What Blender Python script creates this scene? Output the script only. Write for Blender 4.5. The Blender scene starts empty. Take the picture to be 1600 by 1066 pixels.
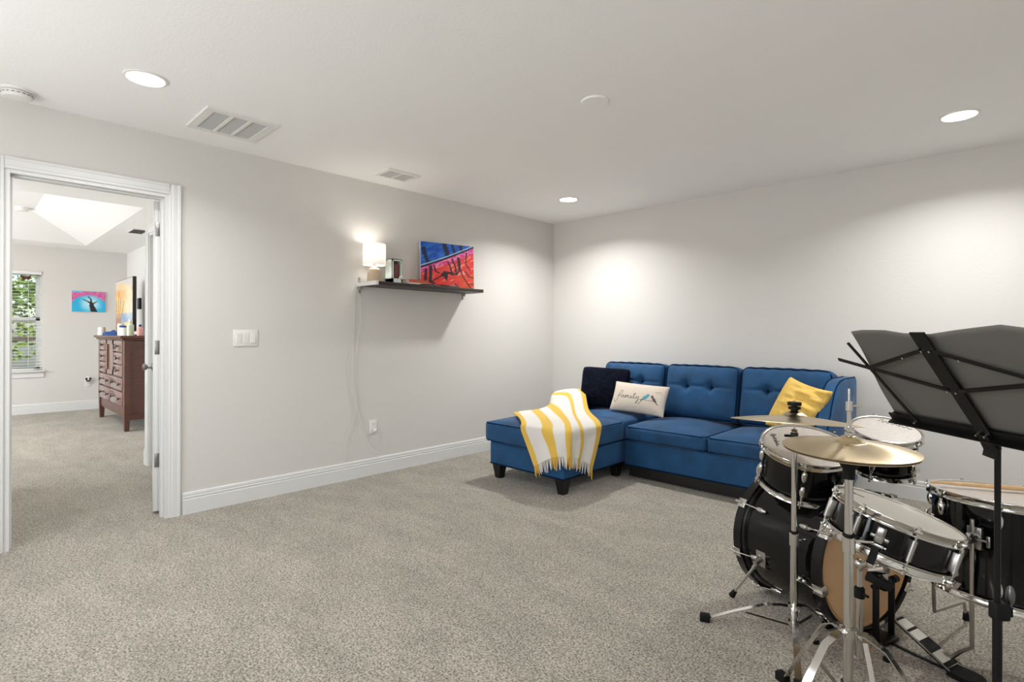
import bpy, bmesh, math, random
from mathutils import Vector as V, Matrix
from math import sin, cos, pi, radians as R, sqrt, exp
random.seed(7)
sc = bpy.context.scene
COL = sc.collection

# ------------------------------------------------------------------ camera, world, exposure
cam_d = bpy.data.cameras.new('camera'); cam = bpy.data.objects.new('camera', cam_d); COL.objects.link(cam)
CAM = V((3.9722, -4.7855, 1.1840)); YAW = R(44.079); FPX = 843.42
cam_d.sensor_width = 36; cam_d.lens = FPX / 1600 * 36; cam_d.clip_start = 0.05
cam_d.shift_y = -(533 - 520.92) / 1600
cam.matrix_world = Matrix.Translation(CAM) @ Matrix.Rotation(YAW, 4, 'Z') @ Matrix.Rotation(R(90), 4, 'X') @ Matrix.Rotation(R(0.158), 4, 'Z')
sc.camera = cam
sc.view_settings.view_transform = 'Standard'; sc.view_settings.look = 'None'
sc.view_settings.gamma = 1; sc.view_settings.use_curve_mapping = False
sc.view_settings.exposure = 0.28

w = bpy.data.worlds.new('world'); sc.world = w; w.use_nodes = True
nt = w.node_tree
bg = nt.nodes['Background']
sky = nt.nodes.new('ShaderNodeTexSky'); sky.sky_type = 'NISHITA'; sky.sun_disc = False
sky.sun_elevation = R(48); sky.sun_rotation = R(90); sky.air_density = 1.0; sky.dust_density = 1.5
nt.links.new(sky.outputs[0], bg.inputs[0]); bg.inputs[1].default_value = 0.2

sun_d = bpy.data.lights.new('sun', 'SUN'); sun = bpy.data.objects.new('sun', sun_d); COL.objects.link(sun)
sun_d.energy = 4.5; sun_d.angle = R(1.0); sun_d.color = (1, .95, .86)
sun.rotation_euler = V((-0.75, 0.25, -0.8)).to_track_quat('-Z', 'Y').to_euler(); sun.location = (0, 0, 8)

# ------------------------------------------------------------------ materials
def lin(c):
    return tuple((x / 12.92 if x <= .04045 else ((x + .055) / 1.055) ** 2.4) for x in [v / 255 for v in c])
MATS = {}
def mat(name, rgb, rough=.5, metal=0, spec=None, coat=0, bump=None, var=None, trans=0, emit=None, attr=False, alpha=1, sheen=0, aniso=0, mottle=None, lo=.3):
    m = bpy.data.materials.new(name); m.use_nodes = True
    nt = m.node_tree; n = nt.nodes; l = nt.links; b = n['Principled BSDF']
    c = lin(rgb)
    b.inputs['Base Color'].default_value = (*c, 1); b.inputs['Roughness'].default_value = rough; b.inputs['Metallic'].default_value = metal
    if spec is not None: b.inputs['Specular IOR Level'].default_value = spec
    if coat: b.inputs['Coat Weight'].default_value = coat; b.inputs['Coat Roughness'].default_value = .05
    if sheen: b.inputs['Sheen Weight'].default_value = sheen; b.inputs['Sheen Roughness'].default_value = .4
    if trans: b.inputs['Transmission Weight'].default_value = trans
    if alpha < 1: b.inputs['Alpha'].default_value = alpha
    if emit: b.inputs['Emission Color'].default_value = (*lin(emit[0]), 1); b.inputs['Emission Strength'].default_value = emit[1]
    if aniso:
        b.inputs['Anisotropic'].default_value = aniso
        tg = n.new('ShaderNodeTangent'); tg.direction_type = 'RADIAL'; tg.axis = 'Z'; l.new(tg.outputs[0], b.inputs['Tangent'])
    src = None
    if attr:
        a = n.new('ShaderNodeVertexColor'); a.layer_name = 'Col'; src = a.outputs[0]
        if attr != 'emit': l.new(src, b.inputs['Base Color'])
        if attr == 'emit':
            l.new(src, b.inputs['Emission Color'])
    tc = n.new('ShaderNodeTexCoord')
    if var:                                     # (scale, amount, detail, [stretch])
        t = n.new('ShaderNodeTexNoise'); t.inputs['Scale'].default_value = var[0]; t.inputs['Detail'].default_value = var[2]
        if len(var) > 3:
            mp = n.new('ShaderNodeMapping'); mp.inputs['Scale'].default_value = var[3]; l.new(tc.outputs['Object'], mp.inputs[0]); l.new(mp.outputs[0], t.inputs['Vector'])
        else: l.new(tc.outputs['Object'], t.inputs['Vector'])
        r = n.new('ShaderNodeMapRange'); r.inputs[1].default_value = lo; r.inputs[2].default_value = 1 - lo; r.clamp = False
        r.inputs[3].default_value = 1 - var[1]; r.inputs[4].default_value = 1 + var[1]; l.new(t.outputs[0], r.inputs[0])
        last = r.outputs[0]
        if mottle:                              # second, larger noise
            t2 = n.new('ShaderNodeTexNoise'); t2.inputs['Scale'].default_value = mottle[0]; t2.inputs['Detail'].default_value = 3
            mp2 = n.new('ShaderNodeMapping'); mp2.inputs['Scale'].default_value = mottle[2]; mp2.inputs['Rotation'].default_value = (0, 0, .5)
            l.new(tc.outputs['Object'], mp2.inputs[0]); l.new(mp2.outputs[0], t2.inputs['Vector'])
            r2 = n.new('ShaderNodeMapRange'); r2.inputs[1].default_value = .35; r2.inputs[2].default_value = .65
            r2.inputs[3].default_value = 1 - mottle[1]; r2.inputs[4].default_value = 1 + mottle[1]; l.new(t2.outputs[0], r2.inputs[0])
            mu = n.new('ShaderNodeMath'); mu.operation = 'MULTIPLY'; l.new(last, mu.inputs[0]); l.new(r2.outputs[0], mu.inputs[1]); last = mu.outputs[0]
        mx = n.new('ShaderNodeMix'); mx.data_type = 'RGBA'; mx.blend_type = 'MULTIPLY'; mx.inputs[0].default_value = 1
        if src: l.new(src, mx.inputs[6])
        else: mx.inputs[6].default_value = (*c, 1)
        l.new(last, mx.inputs[7]); l.new(mx.outputs[2], b.inputs['Base Color'])
    if bump:                                    # (scale, strength, distance)
        t = n.new('ShaderNodeTexNoise'); t.inputs['Scale'].default_value = bump[0]; t.inputs['Detail'].default_value = 3
        l.new(tc.outputs['Object'], t.inputs['Vector'])
        bp = n.new('ShaderNodeBump'); bp.inputs['Strength'].default_value = bump[1]; bp.inputs['Distance'].default_value = bump[2]
        l.new(t.outputs[0], bp.inputs['Height']); l.new(bp.outputs[0], b.inputs['Normal'])
    MATS[name] = m; return m

mat('wall', (216, 213, 208), .85, bump=(90, .25, .004))
mat('wall_white', (228, 226, 222), .85, bump=(90, .2, .004))
mat('ceiling', (248, 247, 245), .9, bump=(70, .22, .004))
mat('trim', (224, 224, 222), .42)
mat('door_white', (228, 228, 226), .4)
mat('carpet', (159, 152, 140), .98, spec=.1, bump=(200, .5, .008), var=(132, .38, 2), mottle=(3.2, .08, (1, 2.2, 1)), lo=.38, sheen=.15)
mat('plastic_white', (232, 230, 225), .4)
mat('vent_grey', (196, 196, 194), .7)
mat('vent_dark', (50, 48, 45), .8)
mat('lamp_glow', (255, 255, 255), .5, emit=((255, 250, 242), 14))
mat('nickel', (150, 148, 145), .35, metal=1)
mat('chrome', (214, 212, 208), .13, metal=1)
mat('chrome_soft', (176, 173, 168), .3, metal=1)
mat('brass', (216, 196, 160), .27, metal=1, aniso=.75)
mat('drum_black', (5, 5, 6), .1, spec=.42)
mat('hoop_black', (6, 6, 7), .2, spec=.4)
mat('rubber', (8, 8, 8), .65, spec=.25)
mat('metal_black', (8, 8, 8), .45, spec=.25)
mat('head_white', (226, 222, 210), .45)
mat('head_clear', (212, 202, 192), .4, var=(60, .06, 3))
mat('head_ink', (60, 55, 52), .6)
mat('kraft_wood', (228, 182, 130), .55, var=(6, .14, 4, (1, 1, 12)))
mat('stick_wood', (222, 182, 132), .45, var=(30, .08, 2))
mat('head_tan', (220, 178, 132), .5, var=(5, .06, 3))
mat('head_grey', (92, 88, 82), .5)
mat('film_clear', (255, 255, 255), .08, trans=1)
mat('sofa_blue', (18, 70, 112), .8, sheen=.1, var=(7, .22, 4), bump=(260, .2, .002), mottle=(3, .1, (1, 1, 1.6)))
mat('sofa_piping', (16, 40, 66), 1, spec=0)
mat('leg_black', (12, 11, 11), .4)
mat('navy_fur', (13, 18, 32), .95, spec=.1, var=(22, .6, 5), bump=(60, .8, .015))
mat('cream_linen', (216, 203, 188), .9, var=(160, .07, 2), bump=(240, .3, .002), attr=True)
mat('yellow_fabric', (232, 192, 98), .9, var=(40, .06, 3), bump=(60, .5, .006))
mat('throw_knit', (255, 255, 255), .95, attr=True, bump=(330, .6, .003))
mat('shelf_dark', (46, 38, 33), .45, var=(12, .15, 4, (10, 1, 1)))
mat('bracket_white', (226, 224, 220), .4)
mat('bracket_grey', (160, 158, 155), .4)
mat('paint', (255, 255, 255), .55, attr=True)
mat('canvas_edge', (226, 220, 222), .7)
mat('canvas_edge_pink', (226, 150, 170), .7)
mat('ceramic_beige', (206, 184, 158), .6)
mat('cord_white', (214, 211, 205), .5)
mat('mint', (214, 228, 220), .5)
mat('maroon', (120, 62, 58), .6)
mat('card_cream', (226, 216, 200), .6)
mat('book_orange', (206, 84, 52), .5)
mat('book_red', (190, 40, 40), .5)
mat('paper', (228, 222, 210), .8)
mat('black_plastic', (16, 16, 17), .35)
mat('dresser_wood', (88, 52, 41), .42, coat=.2, var=(7, .18, 5, (1, 1, 9)))
mat('dresser_front', (112, 68, 55), .3, coat=.8, var=(7, .12, 5, (9, 1, 1)))
mat('pewter', (110, 108, 108), .35, metal=1)
mat('screen', (0, 0, 0), .25, attr='emit', emit=((255, 255, 255), .72))
mat('blind_white', (238, 238, 236), .6)
mat('glass', (255, 255, 255), .02, trans=1)
mat('lawn', (96, 124, 48), .95, var=(3, .25, 4))
mat('leaf_a', (92, 120, 44), .7, var=(4, .35, 3))
mat('leaf_b', (128, 146, 56), .7, var=(4, .3, 3))
mat('bark', (84, 70, 58), .9, var=(20, .3, 4))
mat('blue_cloth', (28, 62, 124), .9, var=(20, .25, 3))
mat('glass_green', (196, 208, 180), .2)
mat('pink_plastic', (216, 160, 150), .4)
mat('butterfly', (84, 28, 24), .7)
mat('desk_grey', (92, 89, 84), .75, spec=.2)
M = MATS
m = M['head_clear']
def clear_film():
    m = M['film_clear']; nt = m.node_tree; b = nt.nodes['Principled BSDF']; out = nt.nodes['Material Output']
    tr = nt.nodes.new('ShaderNodeBsdfTransparent'); tr.inputs[0].default_value = (.97, .95, .92, 1)
    gl = nt.nodes.new('ShaderNodeBsdfGlossy'); gl.inputs['Roughness'].default_value = .12
    fr = nt.nodes.new('ShaderNodeFresnel'); fr.inputs[0].default_value = 1.35
    mx = nt.nodes.new('ShaderNodeMixShader'); nt.links.new(fr.outputs[0], mx.inputs[0]); nt.links.new(tr.outputs[0], mx.inputs[1]); nt.links.new(gl.outputs[0], mx.inputs[2])
    nt.links.new(mx.outputs[0], out.inputs[0])
    m = M['glass']; nt = m.node_tree; out = nt.nodes['Material Output']
    tr = nt.nodes.new('ShaderNodeBsdfTransparent'); tr.inputs[0].default_value = (.96, .98, .97, 1)
    gl = nt.nodes.new('ShaderNodeBsdfGlossy'); gl.inputs['Roughness'].default_value = .02
    fr = nt.nodes.new('ShaderNodeFresnel'); fr.inputs[0].default_value = 1.45
    mx = nt.nodes.new('ShaderNodeMixShader'); nt.links.new(fr.outputs[0], mx.inputs[0]); nt.links.new(tr.outputs[0], mx.inputs[1]); nt.links.new(gl.outputs[0], mx.inputs[2])
    nt.links.new(mx.outputs[0], out.inputs[0])
clear_film()
def shade_mat():
    m = bpy.data.materials.new('lampshade'); m.use_nodes = True; nt = m.node_tree; out = nt.nodes['Material Output']
    d = nt.nodes.new('ShaderNodeBsdfDiffuse'); t = nt.nodes.new('ShaderNodeBsdfTranslucent')
    d.inputs[0].default_value = (.9, .88, .86, 1); t.inputs[0].default_value = (.9, .88, .86, 1)
    mx = nt.nodes.new('ShaderNodeMixShader'); mx.inputs[0].default_value = .38
    nt.links.new(d.outputs[0], mx.inputs[1]); nt.links.new(t.outputs[0], mx.inputs[2]); nt.links.new(mx.outputs[0], out.inputs[0]); M['lampshade'] = m
shade_mat()

# ------------------------------------------------------------------ mesh helpers
def frame(n):
    n = V(n).normalized(); u = n.cross(V((0, 0, 1)))
    if u.length < 1e-4: u = V((1, 0, 0))
    u.normalize(); return n, u, n.cross(u)

class B:
    """collects geometry in world coordinates, then links it as one mesh object"""
    def __init__(s): s.bm = bmesh.new(); s.cols = None
    def _add(s, vs, fs):
        v = [s.bm.verts.new(p) for p in vs]
        for f in fs:
            try: s.bm.faces.new([v[i] for i in f])
            except ValueError: pass
        return v
    def hexa(s, p):                      # 8 points: 4 bottom ccw, 4 top ccw
        s._add(p, [(3, 2, 1, 0), (4, 5, 6, 7), (0, 1, 5, 4), (1, 2, 6, 5), (2, 3, 7, 6), (3, 0, 4, 7)]); return s
    def box(s, a, b, bev=0, seg=2):
        x0, y0, z0 = [min(a[i], b[i]) for i in range(3)]; x1, y1, z1 = [max(a[i], b[i]) for i in range(3)]
        if bev <= 0: return s.hexa([(x0, y0, z0), (x1, y0, z0), (x1, y1, z0), (x0, y1, z0), (x0, y0, z1), (x1, y0, z1), (x1, y1, z1), (x0, y1, z1)])
        t = bmesh.new(); bmesh.ops.create_cube(t, size=1)
        for v in t.verts: v.co = V(((x0 + x1) / 2 + v.co.x * (x1 - x0), (y0 + y1) / 2 + v.co.y * (y1 - y0), (z0 + z1) / 2 + v.co.z * (z1 - z0)))
        bmesh.ops.bevel(t, geom=list(t.edges), offset=min(bev, .49 * min(x1 - x0, y1 - y0, z1 - z0)), segments=seg, affect='EDGES', profile=.5)
        return s.join(t)
    def join(s, t, mx=None):
        t.verts.index_update(); vs = [(mx @ v.co if mx else v.co.copy()) for v in t.verts]; fs = [[v.index for v in f.verts] for f in t.faces]
        s._add(vs, fs); t.free(); return s
    def obox(s, c, ux, uy, uz, sx, sy, sz, bev=0):   # oriented box
        t = B(); t.box((-sx / 2, -sy / 2, -sz / 2), (sx / 2, sy / 2, sz / 2), bev)
        mx = Matrix((V(ux).normalized(), V(uy).normalized(), V(uz).normalized())).transposed().to_4x4(); mx.translation = V(c)
        return s.join(t.bm, mx)
    def tube(s, pts, r, seg=10, cap=True, closed=False):
        pts = [V(p) for p in pts]; n = len(pts); rs = r if isinstance(r, (list, tuple)) else [r] * n
        prev = None; rings = []
        for i, p in enumerate(pts):
            if closed: t = pts[(i + 1) % n] - pts[i - 1]
            else: t = (pts[min(i + 1, n - 1)] - pts[max(i - 1, 0)])
            t.normalize()
            if prev is None: _, u, _w = frame(t)
            else:
                u = prev - t * prev.dot(t)
                if u.length < 1e-6: _, u, _w = frame(t)
                u.normalize()
            prev = u; wv = t.cross(u)
            rings.append([s.bm.verts.new(p + (u * cos(2 * pi * k / seg) + wv * sin(2 * pi * k / seg)) * rs[i]) for k in range(seg)])
        for i in range(n if closed else n - 1):
            a, b = rings[i], rings[(i + 1) % n]
            for k in range(seg): s.bm.faces.new((a[k], a[(k + 1) % seg], b[(k + 1) % seg], b[k]))
        if cap and not closed:
            s.bm.faces.new(rings[0][::-1]); s.bm.faces.new(rings[-1])
        return s
    def strip(s, pts, side, w, t):       # flat bar: wide along side, thin across
        pts = [V(p) for p in pts]; rings = []
        for i, p in enumerate(pts):
            tg = (pts[min(i + 1, len(pts) - 1)] - pts[max(i - 1, 0)]).normalized(); sd = V(side); sd = (sd - tg * sd.dot(tg)).normalized(); nn = tg.cross(sd)
            rings.append([s.bm.verts.new(p + sd * a * w / 2 + nn * b * t / 2) for a, b in ((-1, -1), (1, -1), (1, 1), (-1, 1))])
        for a, b in zip(rings, rings[1:]):
            for k in range(4): s.bm.faces.new((a[k], a[(k + 1) % 4], b[(k + 1) % 4], b[k]))
        s.bm.faces.new(rings[0][::-1]); s.bm.faces.new(rings[-1]); return s
    def lathe(s, prof, c, axis=(0, 0, 1), seg=48, closed=False):   # prof: (r, h) list
        n, u, wv = frame(axis); c = V(c); rings = []
        for r_, h in prof:
            if r_ < 1e-6: rings.append([s.bm.verts.new(c + n * h)])
            else: rings.append([s.bm.verts.new(c + n * h + (u * cos(2 * pi * k / seg) + wv * sin(2 * pi * k / seg)) * r_) for k in range(seg)])
        pairs = list(zip(rings, rings[1:])) + ([(rings[-1], rings[0])] if closed else [])
        for a, b in pairs:
            for k in range(seg):
                k2 = (k + 1) % seg
                if len(a) == 1 and len(b) == 1: continue
                if len(a) == 1: s.bm.faces.new((a[0], b[k2], b[k]))
                elif len(b) == 1: s.bm.faces.new((a[k], a[k2], b[0]))
                else: s.bm.faces.new((a[k], a[k2], b[k2], b[k]))
        return s
    def ball(s, c, rx, ry=None, rz=None, ux=(1, 0, 0), uz=(0, 0, 1), seg=14):
        ry = ry or rx; rz = rz or rx; t = bmesh.new(); bmesh.ops.create_uvsphere(t, u_segments=seg, v_segments=max(6, seg // 2 + 2), radius=1)
        z = V(uz).normalized(); x = V(ux); x = (x - z * x.dot(z)).normalized(); y = z.cross(x)
        mx = Matrix((x * rx, y * ry, z * rz)).transposed().to_4x4(); mx.translation = V(c); return s.join(t, mx)
    def prism(s, poly, d0, d1, O, ux, uy, uz):   # 2-D polygon extruded along uz between d0 and d1
        O, ux, uy, uz = V(O), V(ux), V(uy), V(uz); n = len(poly)
        a = [s.bm.verts.new(O + ux * p[0] + uy * p[1] + uz * d0) for p in poly]; b = [s.bm.verts.new(O + ux * p[0] + uy * p[1] + uz * d1) for p in poly]
        s.bm.faces.new(a[::-1]); s.bm.faces.new(b)
        for i in range(n): s.bm.faces.new((a[i], a[(i + 1) % n], b[(i + 1) % n], b[i]))
        return s
    def grid(s, nu, nv, fn, colf=None):
        vs = [[s.bm.verts.new(fn(i / nu, j / nv)) for i in range(nu + 1)] for j in range(nv + 1)]
        if colf is not None:
            if s.cols is None: s.cols = {}
            for j in range(nv + 1):
                for i in range(nu + 1): s.cols[vs[j][i]] = colf(i / nu, j / nv)
        for j in range(nv):
            for i in range(nu): s.bm.faces.new((vs[j][i], vs[j][i + 1], vs[j + 1][i + 1], vs[j + 1][i]))
        return s
    def obj(s, name, m, parent=None, smooth=True, at=None, sharp=38, solid=None, fix=True):
        if fix: bmesh.ops.recalc_face_normals(s.bm, faces=s.bm.faces)
        s.bm.verts.index_update()
        cols = [s.cols.get(v, (1, 1, 1)) for v in s.bm.verts] if s.cols is not None else None
        me = bpy.data.meshes.new(name); s.bm.to_mesh(me); s.bm.free()
        o = bpy.data.objects.new(name, me); COL.objects.link(o)
        root = parent
        while root is not None and root.parent is not None: root = root.parent
        off = V(at) if at is not None else (root.location.copy() if root else V((0, 0, 0)))
        if root is None and at is None and me.vertices:
            xs = [v.co for v in me.vertices]; mn = V([min(c[i] for c in xs) for i in range(3)]); mxx = V([max(c[i] for c in xs) for i in range(3)])
            off = V(((mn.x + mxx.x) / 2, (mn.y + mxx.y) / 2, mn.z))
        if root is not None: off = root.location.copy()
        me.transform(Matrix.Translation(-off))
        if parent: o.parent = parent
        if root is None: o.location = off
        elif parent is not root: o.location = (0, 0, 0)
        mm = M[m] if isinstance(m, str) else m; me.materials.append(mm)
        if cols is not None:
            ca = me.color_attributes.new('Col', 'FLOAT_COLOR', 'POINT')
            for i, c in enumerate(cols): ca.data[i].color = (*lin(c), 1)
        if smooth:
            for p in me.polygons: p.use_smooth = True
            me.set_sharp_from_angle(angle=R(sharp))
        if solid:
            md = o.modifiers.new('solid', 'SOLIDIFY'); md.thickness = solid; md.offset = 0
        return o

def thing(name, label, cat, loc, group=None):
    o = bpy.data.objects.new(name, None); COL.objects.link(o); o.location = loc; o.empty_display_size = .05
    o['label'] = label; o['category'] = cat
    if group: o['group'] = group
    return o
def tag(o, label, cat, group=None):
    o['label'] = label; o['category'] = cat
    if group: o['group'] = group
    return o
def struct(o, label=None):
    o['kind'] = 'structure'
    if label: o['label'] = label
    return o
def dup(root, delta, label, group=None):
    r = root.copy(); COL.objects.link(r); r.location = root.location + V(delta); r['label'] = label
    if group: r['group'] = group
    for ch in list(root.children):
        c = ch.copy(); COL.objects.link(c); c.parent = r
        for g in ch.children:
            d = g.copy(); COL.objects.link(d); d.parent = c
    return r
def lerp(a, b, t): return a + (b - a) * t
def smooth01(a, b, x):
    t = max(0, min(1, (x - a) / (b - a))); return t * t * (3 - 2 * t)
def mixc(a, b, t): return tuple(lerp(a[i], b[i], t) for i in range(3))
_nz = [[random.random() for _ in range(64)] for _ in range(64)]
def noise(x, y):
    xi, yi = math.floor(x), math.floor(y); fx, fy = x - xi, y - yi; fx = fx * fx * (3 - 2 * fx); fy = fy * fy * (3 - 2 * fy)
    g = lambda a, b: _nz[a % 64][b % 64]
    return lerp(lerp(g(xi, yi), g(xi + 1, yi), fx), lerp(g(xi, yi + 1), g(xi + 1, yi + 1), fx), fy)
def seg_d(p, a, b):
    ax, ay = a; bx, by = b; px, py = p; dx, dy = bx - ax, by - ay; L = dx * dx + dy * dy
    t = 0 if L == 0 else max(0, min(1, ((px - ax) * dx + (py - ay) * dy) / L)); return sqrt((px - ax - t * dx) ** 2 + (py - ay - t * dy) ** 2), t
def poly_d(p, pts): return min(seg_d(p, a, b)[0] for a, b in zip(pts, pts[1:]))
def catmull(P, t):                    # P list of Vectors, t in 0..1
    n = len(P) - 1; x = min(max(t, 0), 1) * n; i = min(int(x), n - 1); f = x - i
    p0, p1, p2, p3 = P[max(i - 1, 0)], P[i], P[i + 1], P[min(i + 2, n)]
    return .5 * ((2 * p1) + (p2 - p0) * f + (2 * p0 - 5 * p1 + 4 * p2 - p3) * f * f + (3 * p1 - p0 - 3 * p2 + p3) * f ** 3)
def spline(pts, n): P = [V(p) for p in pts]; return [catmull(P, i / n) for i in range(n + 1)]

# ================================================================== ROOM
H = 2.44
XE, YS = 4.75, -5.95          # far sides of the bonus room, behind the camera
BX, BYR, BYL = -6.45, -2.87, -7.0   # bedroom: far wall x, side walls y
HX, HYR, HYL = -1.75, -3.59, -4.80  # short hall
T = .115
struct(B().box((BX - .2, BYL - .2, -.1), (XE + .2, .2, 0)).obj('floor', 'carpet', smooth=False))
struct(B().box((-T, YS - .1, H), (XE + .1, .1, H + .1)).obj('ceiling', 'ceiling', smooth=False))
# left wall with doorway
D0, D1, DZ = -4.597, -3.838, 2.062
struct(B().box((-T, D1, 0), (0, .1, H)).box((-T, YS - .1, 0), (0, D0, H)).box((-T, D0, DZ), (0, D1, H)).obj('wall_left', 'wall', smooth=False))
struct(B().box((0, 0, 0), (XE + .1, .1, H)).obj('wall_right', 'wall', smooth=False))
struct(B().box((XE, YS - .1, 0), (XE + .1, 0, H)).obj('wall_east', 'wall', smooth=False))
sw = [(.7, 2.0), (2.75, 4.05)]; SWZ0, SWZ1 = .75, 2.15  # made-up window openings out of view, added for the room's fill light
b = B(); xs = [0] + [x for p in sw for x in p] + [XE]
for i in range(0, len(xs) - 1, 2): b.box((xs[i], YS - .1, 0), (xs[i + 1], YS, H))
for p in sw: b.box((p[0], YS - .1, 0), (p[1], YS, SWZ0)); b.box((p[0], YS - .1, SWZ1), (p[1], YS, H))
struct(b.obj('wall_south', 'wall', smooth=False))
# hall and bedroom walls
hd0, hd1, hdz = -1.655, -0.84, 2.055        # doorway in the hall's right wall
struct(B().box((HX, HYR, 0), (hd0, HYR + T, H)).box((hd1, HYR, 0), (-T, HYR + T, H)).box((hd0, HYR, hdz), (hd1, HYR + T, H)).obj('wall_hall', 'wall', smooth=False))
struct(B().box((HX, HYR + T, 0), (HX + T, BYR, H)).obj('wall_hall_end', 'wall', smooth=False))
struct(B().box((HX, HYL - T, 0), (-T, HYL, H)).box((HX, BYL, 0), (HX + T, HYL - T, H)).obj('wall_hall_left', 'wall', smooth=False))
struct(B().box((BX - .1, BYR, 0), (HX + T, BYR + .1, H)).obj('wall_bedroom_right', 'wall_white', smooth=False))
W0, W1, WZ0, WZ1 = -4.82, -3.895, .60, 2.065    # window opening in the far bedroom wall
struct(B().box((BX - .14, W1, 0), (BX, BYR + .1, H)).box((BX - .14, BYL - .1, 0), (BX, W0, H)).box((BX - .14, W0, 0), (BX, W1, WZ0)).box((BX - .14, W0, WZ1), (BX, W1, H)).obj('wall_bedroom_far', 'wall', smooth=False))
# bedroom left wall with two wide unseen windows, added to light the dresser front
lw = [(-5.7, -4.3), (-3.7, -2.3)]
b = B(); xs = [BX - .1] + [x for p in lw for x in p] + [HX + T]
for i in range(0, len(xs) - 1, 2): b.box((xs[i], BYL - .12, 0), (xs[i + 1], BYL, H))
for p in lw: b.box((p[0], BYL - .12, 0), (p[1], BYL, .75)); b.box((p[0], BYL - .12, 2.1), (p[1], BYL, H))
struct(b.obj('wall_bedroom_left', 'wall', smooth=False))
# bedroom ceiling with raised tray
tx0, tx1, ty0, ty1, k, rz = -5.93, -2.49, -6.35, -3.46, .625, .30
b = B()
b.box((BX - .1, BYL - .1, H), (tx0, BYR + .1, H + .04)); b.box((tx1, BYL - .1, H), (-T, BYR + .1, H + .04))
b.box((tx0, BYL - .1, H), (tx1, ty0, H + .04)); b.box((tx0, ty1, H), (tx1, BYR + .1, H + .04))
o4 = [(tx0, ty0), (tx1, ty0), (tx1, ty1), (tx0, ty1)]; i4 = [(tx0 + k, ty0 + k), (tx1 - k, ty0 + k), (tx1 - k, ty1 - k), (tx0 + k, ty1 - k)]
for j in range(4):
    a, c = o4[j], o4[(j + 1) % 4]; d, e = i4[(j + 1) % 4], i4[j]
    b.hexa([(*a, H), (*c, H), (*d, H + rz), (*e, H + rz), (*a, H + .05), (*c, H + .05), (*d, H + rz + .05), (*e, H + rz + .05)])
b.box((*i4[0], H + rz), (*i4[2], H + rz + .05))
struct(b.obj('ceiling_bedroom', 'ceiling', smooth=False))
# baseboards : moulded profile swept along a wall line
BB = [(0, 0), (.015, 0), (.015, .094), (.0115, .097), (.0115, .103), (.014, .105), (.014, .112), (.009, .115), (.009, .119), (.0115, .122), (.0095, .136), (.004, .1405), (0, .1405)]
def baseboard(name, p0, p1, out):
    p0, p1 = V((*p0, 0)), V((*p1, 0)); d = (p1 - p0); L = d.length
    return struct(B().prism(BB, 0, L, p0, V((*out, 0)), V((0, 0, 1)), d.normalized()).obj(name, 'trim', sharp=25))
baseboard('baseboard_left', (0, -3.757), (0, -.015), (1, 0)); baseboard('baseboard_right', (0, 0), (XE, 0), (0, -1))
baseboard('baseboard_left_near', (0, YS), (0, D0 - .07), (1, 0))
baseboard('baseboard_bedroom_far', (BX, BYL), (BX, BYR - .015), (1, 0)); baseboard('baseboard_bedroom_right', (BX, BYR), (HX, BYR), (0, -1))
baseboard('baseboard_hall', (HX - .014, HYR), (hd0 - .075, HYR), (0, -1)); baseboard('baseboard_hall_end', (HX, HYR - .014), (HX, BYR - .015), (-1, 0))
baseboard('baseboard_hall_near', (hd1 + .075, HYR), (-T, HYR), (0, -1)); baseboard('baseboard_hall_left', (HX, HYL), (-T, HYL), (0, 1))
# casings: stepped profile, three lengths
CP = [(0, 0), (.064, 0), (.064, .017), (.052, .017), (.048, .013), (.02, .013), (.016, .010), (.004, .010), (0, .007)]
def casing(name, axis, plane, out, e0, e1, ztop):
    # axis 0: wall in x=plane, opening along y ; axis 1: wall in y=plane, opening along x
    b = B(); A = V((0, 1, 0)) if axis == 0 else V((1, 0, 0)); O = V((plane, 0, 0)) if axis == 0 else V((0, plane, 0)); N = V((out, 0, 0)) if axis == 0 else V((0, out, 0)); Z = V((0, 0, 1))
    b.prism(CP, 0, ztop + .064, O + A * e1, A, N, Z); b.prism(CP, 0, ztop + .064, O + A * e0, -A, N, Z)
    b.prism(CP, e0 + .0005, e1 - .0005, O + Z * ztop, Z, N, A)
    return struct(b.obj(name, 'trim', sharp=20))
casing('trim_1', 0, 0, 1, D0 - .004, D1 + .004, DZ + .002); casing('trim_2', 0, -T, -1, D0 - .004, D1 + .004, DZ + .002)
casing('trim_3', 1, HYR, -1, hd0, hd1, hdz)
# door jamb lining with stop
jl = B()
jl.box((-T - .001, D1 - .018, 0), (.001, D1 + .003, DZ + .001)); jl.box((-T - .001, D0 - .003, 0), (.001, D0 + .018, DZ + .001)); jl.box((-T - .001, D0 + .0185, DZ - .018), (.001, D1 - .0185, DZ + .001))
jl.box((-.072, D1 - .03, 0), (-.035, D1 - .0185, DZ - .0185)); jl.box((-.072, D0 + .0185, 0), (-.035, D0 + .03, DZ - .0185)); jl.box((-.072, D0 + .0305, DZ - .03), (-.035, D1 - .0305, DZ - .0185))
struct(jl.obj('trim_4', 'trim', smooth=False))
jl = B(); jl.box((hd0 - .003, HYR - .001, 0), (hd0 + .018, HYR + T, hdz)); jl.box((hd1 - .018, HYR - .001, 0), (hd1 + .003, HYR + T, hdz)); jl.box((hd0 + .0185, HYR - .001, hdz - .018), (hd1 - .0185, HYR + T, hdz))
struct(jl.obj('trim_5', 'trim', smooth=False))
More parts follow.
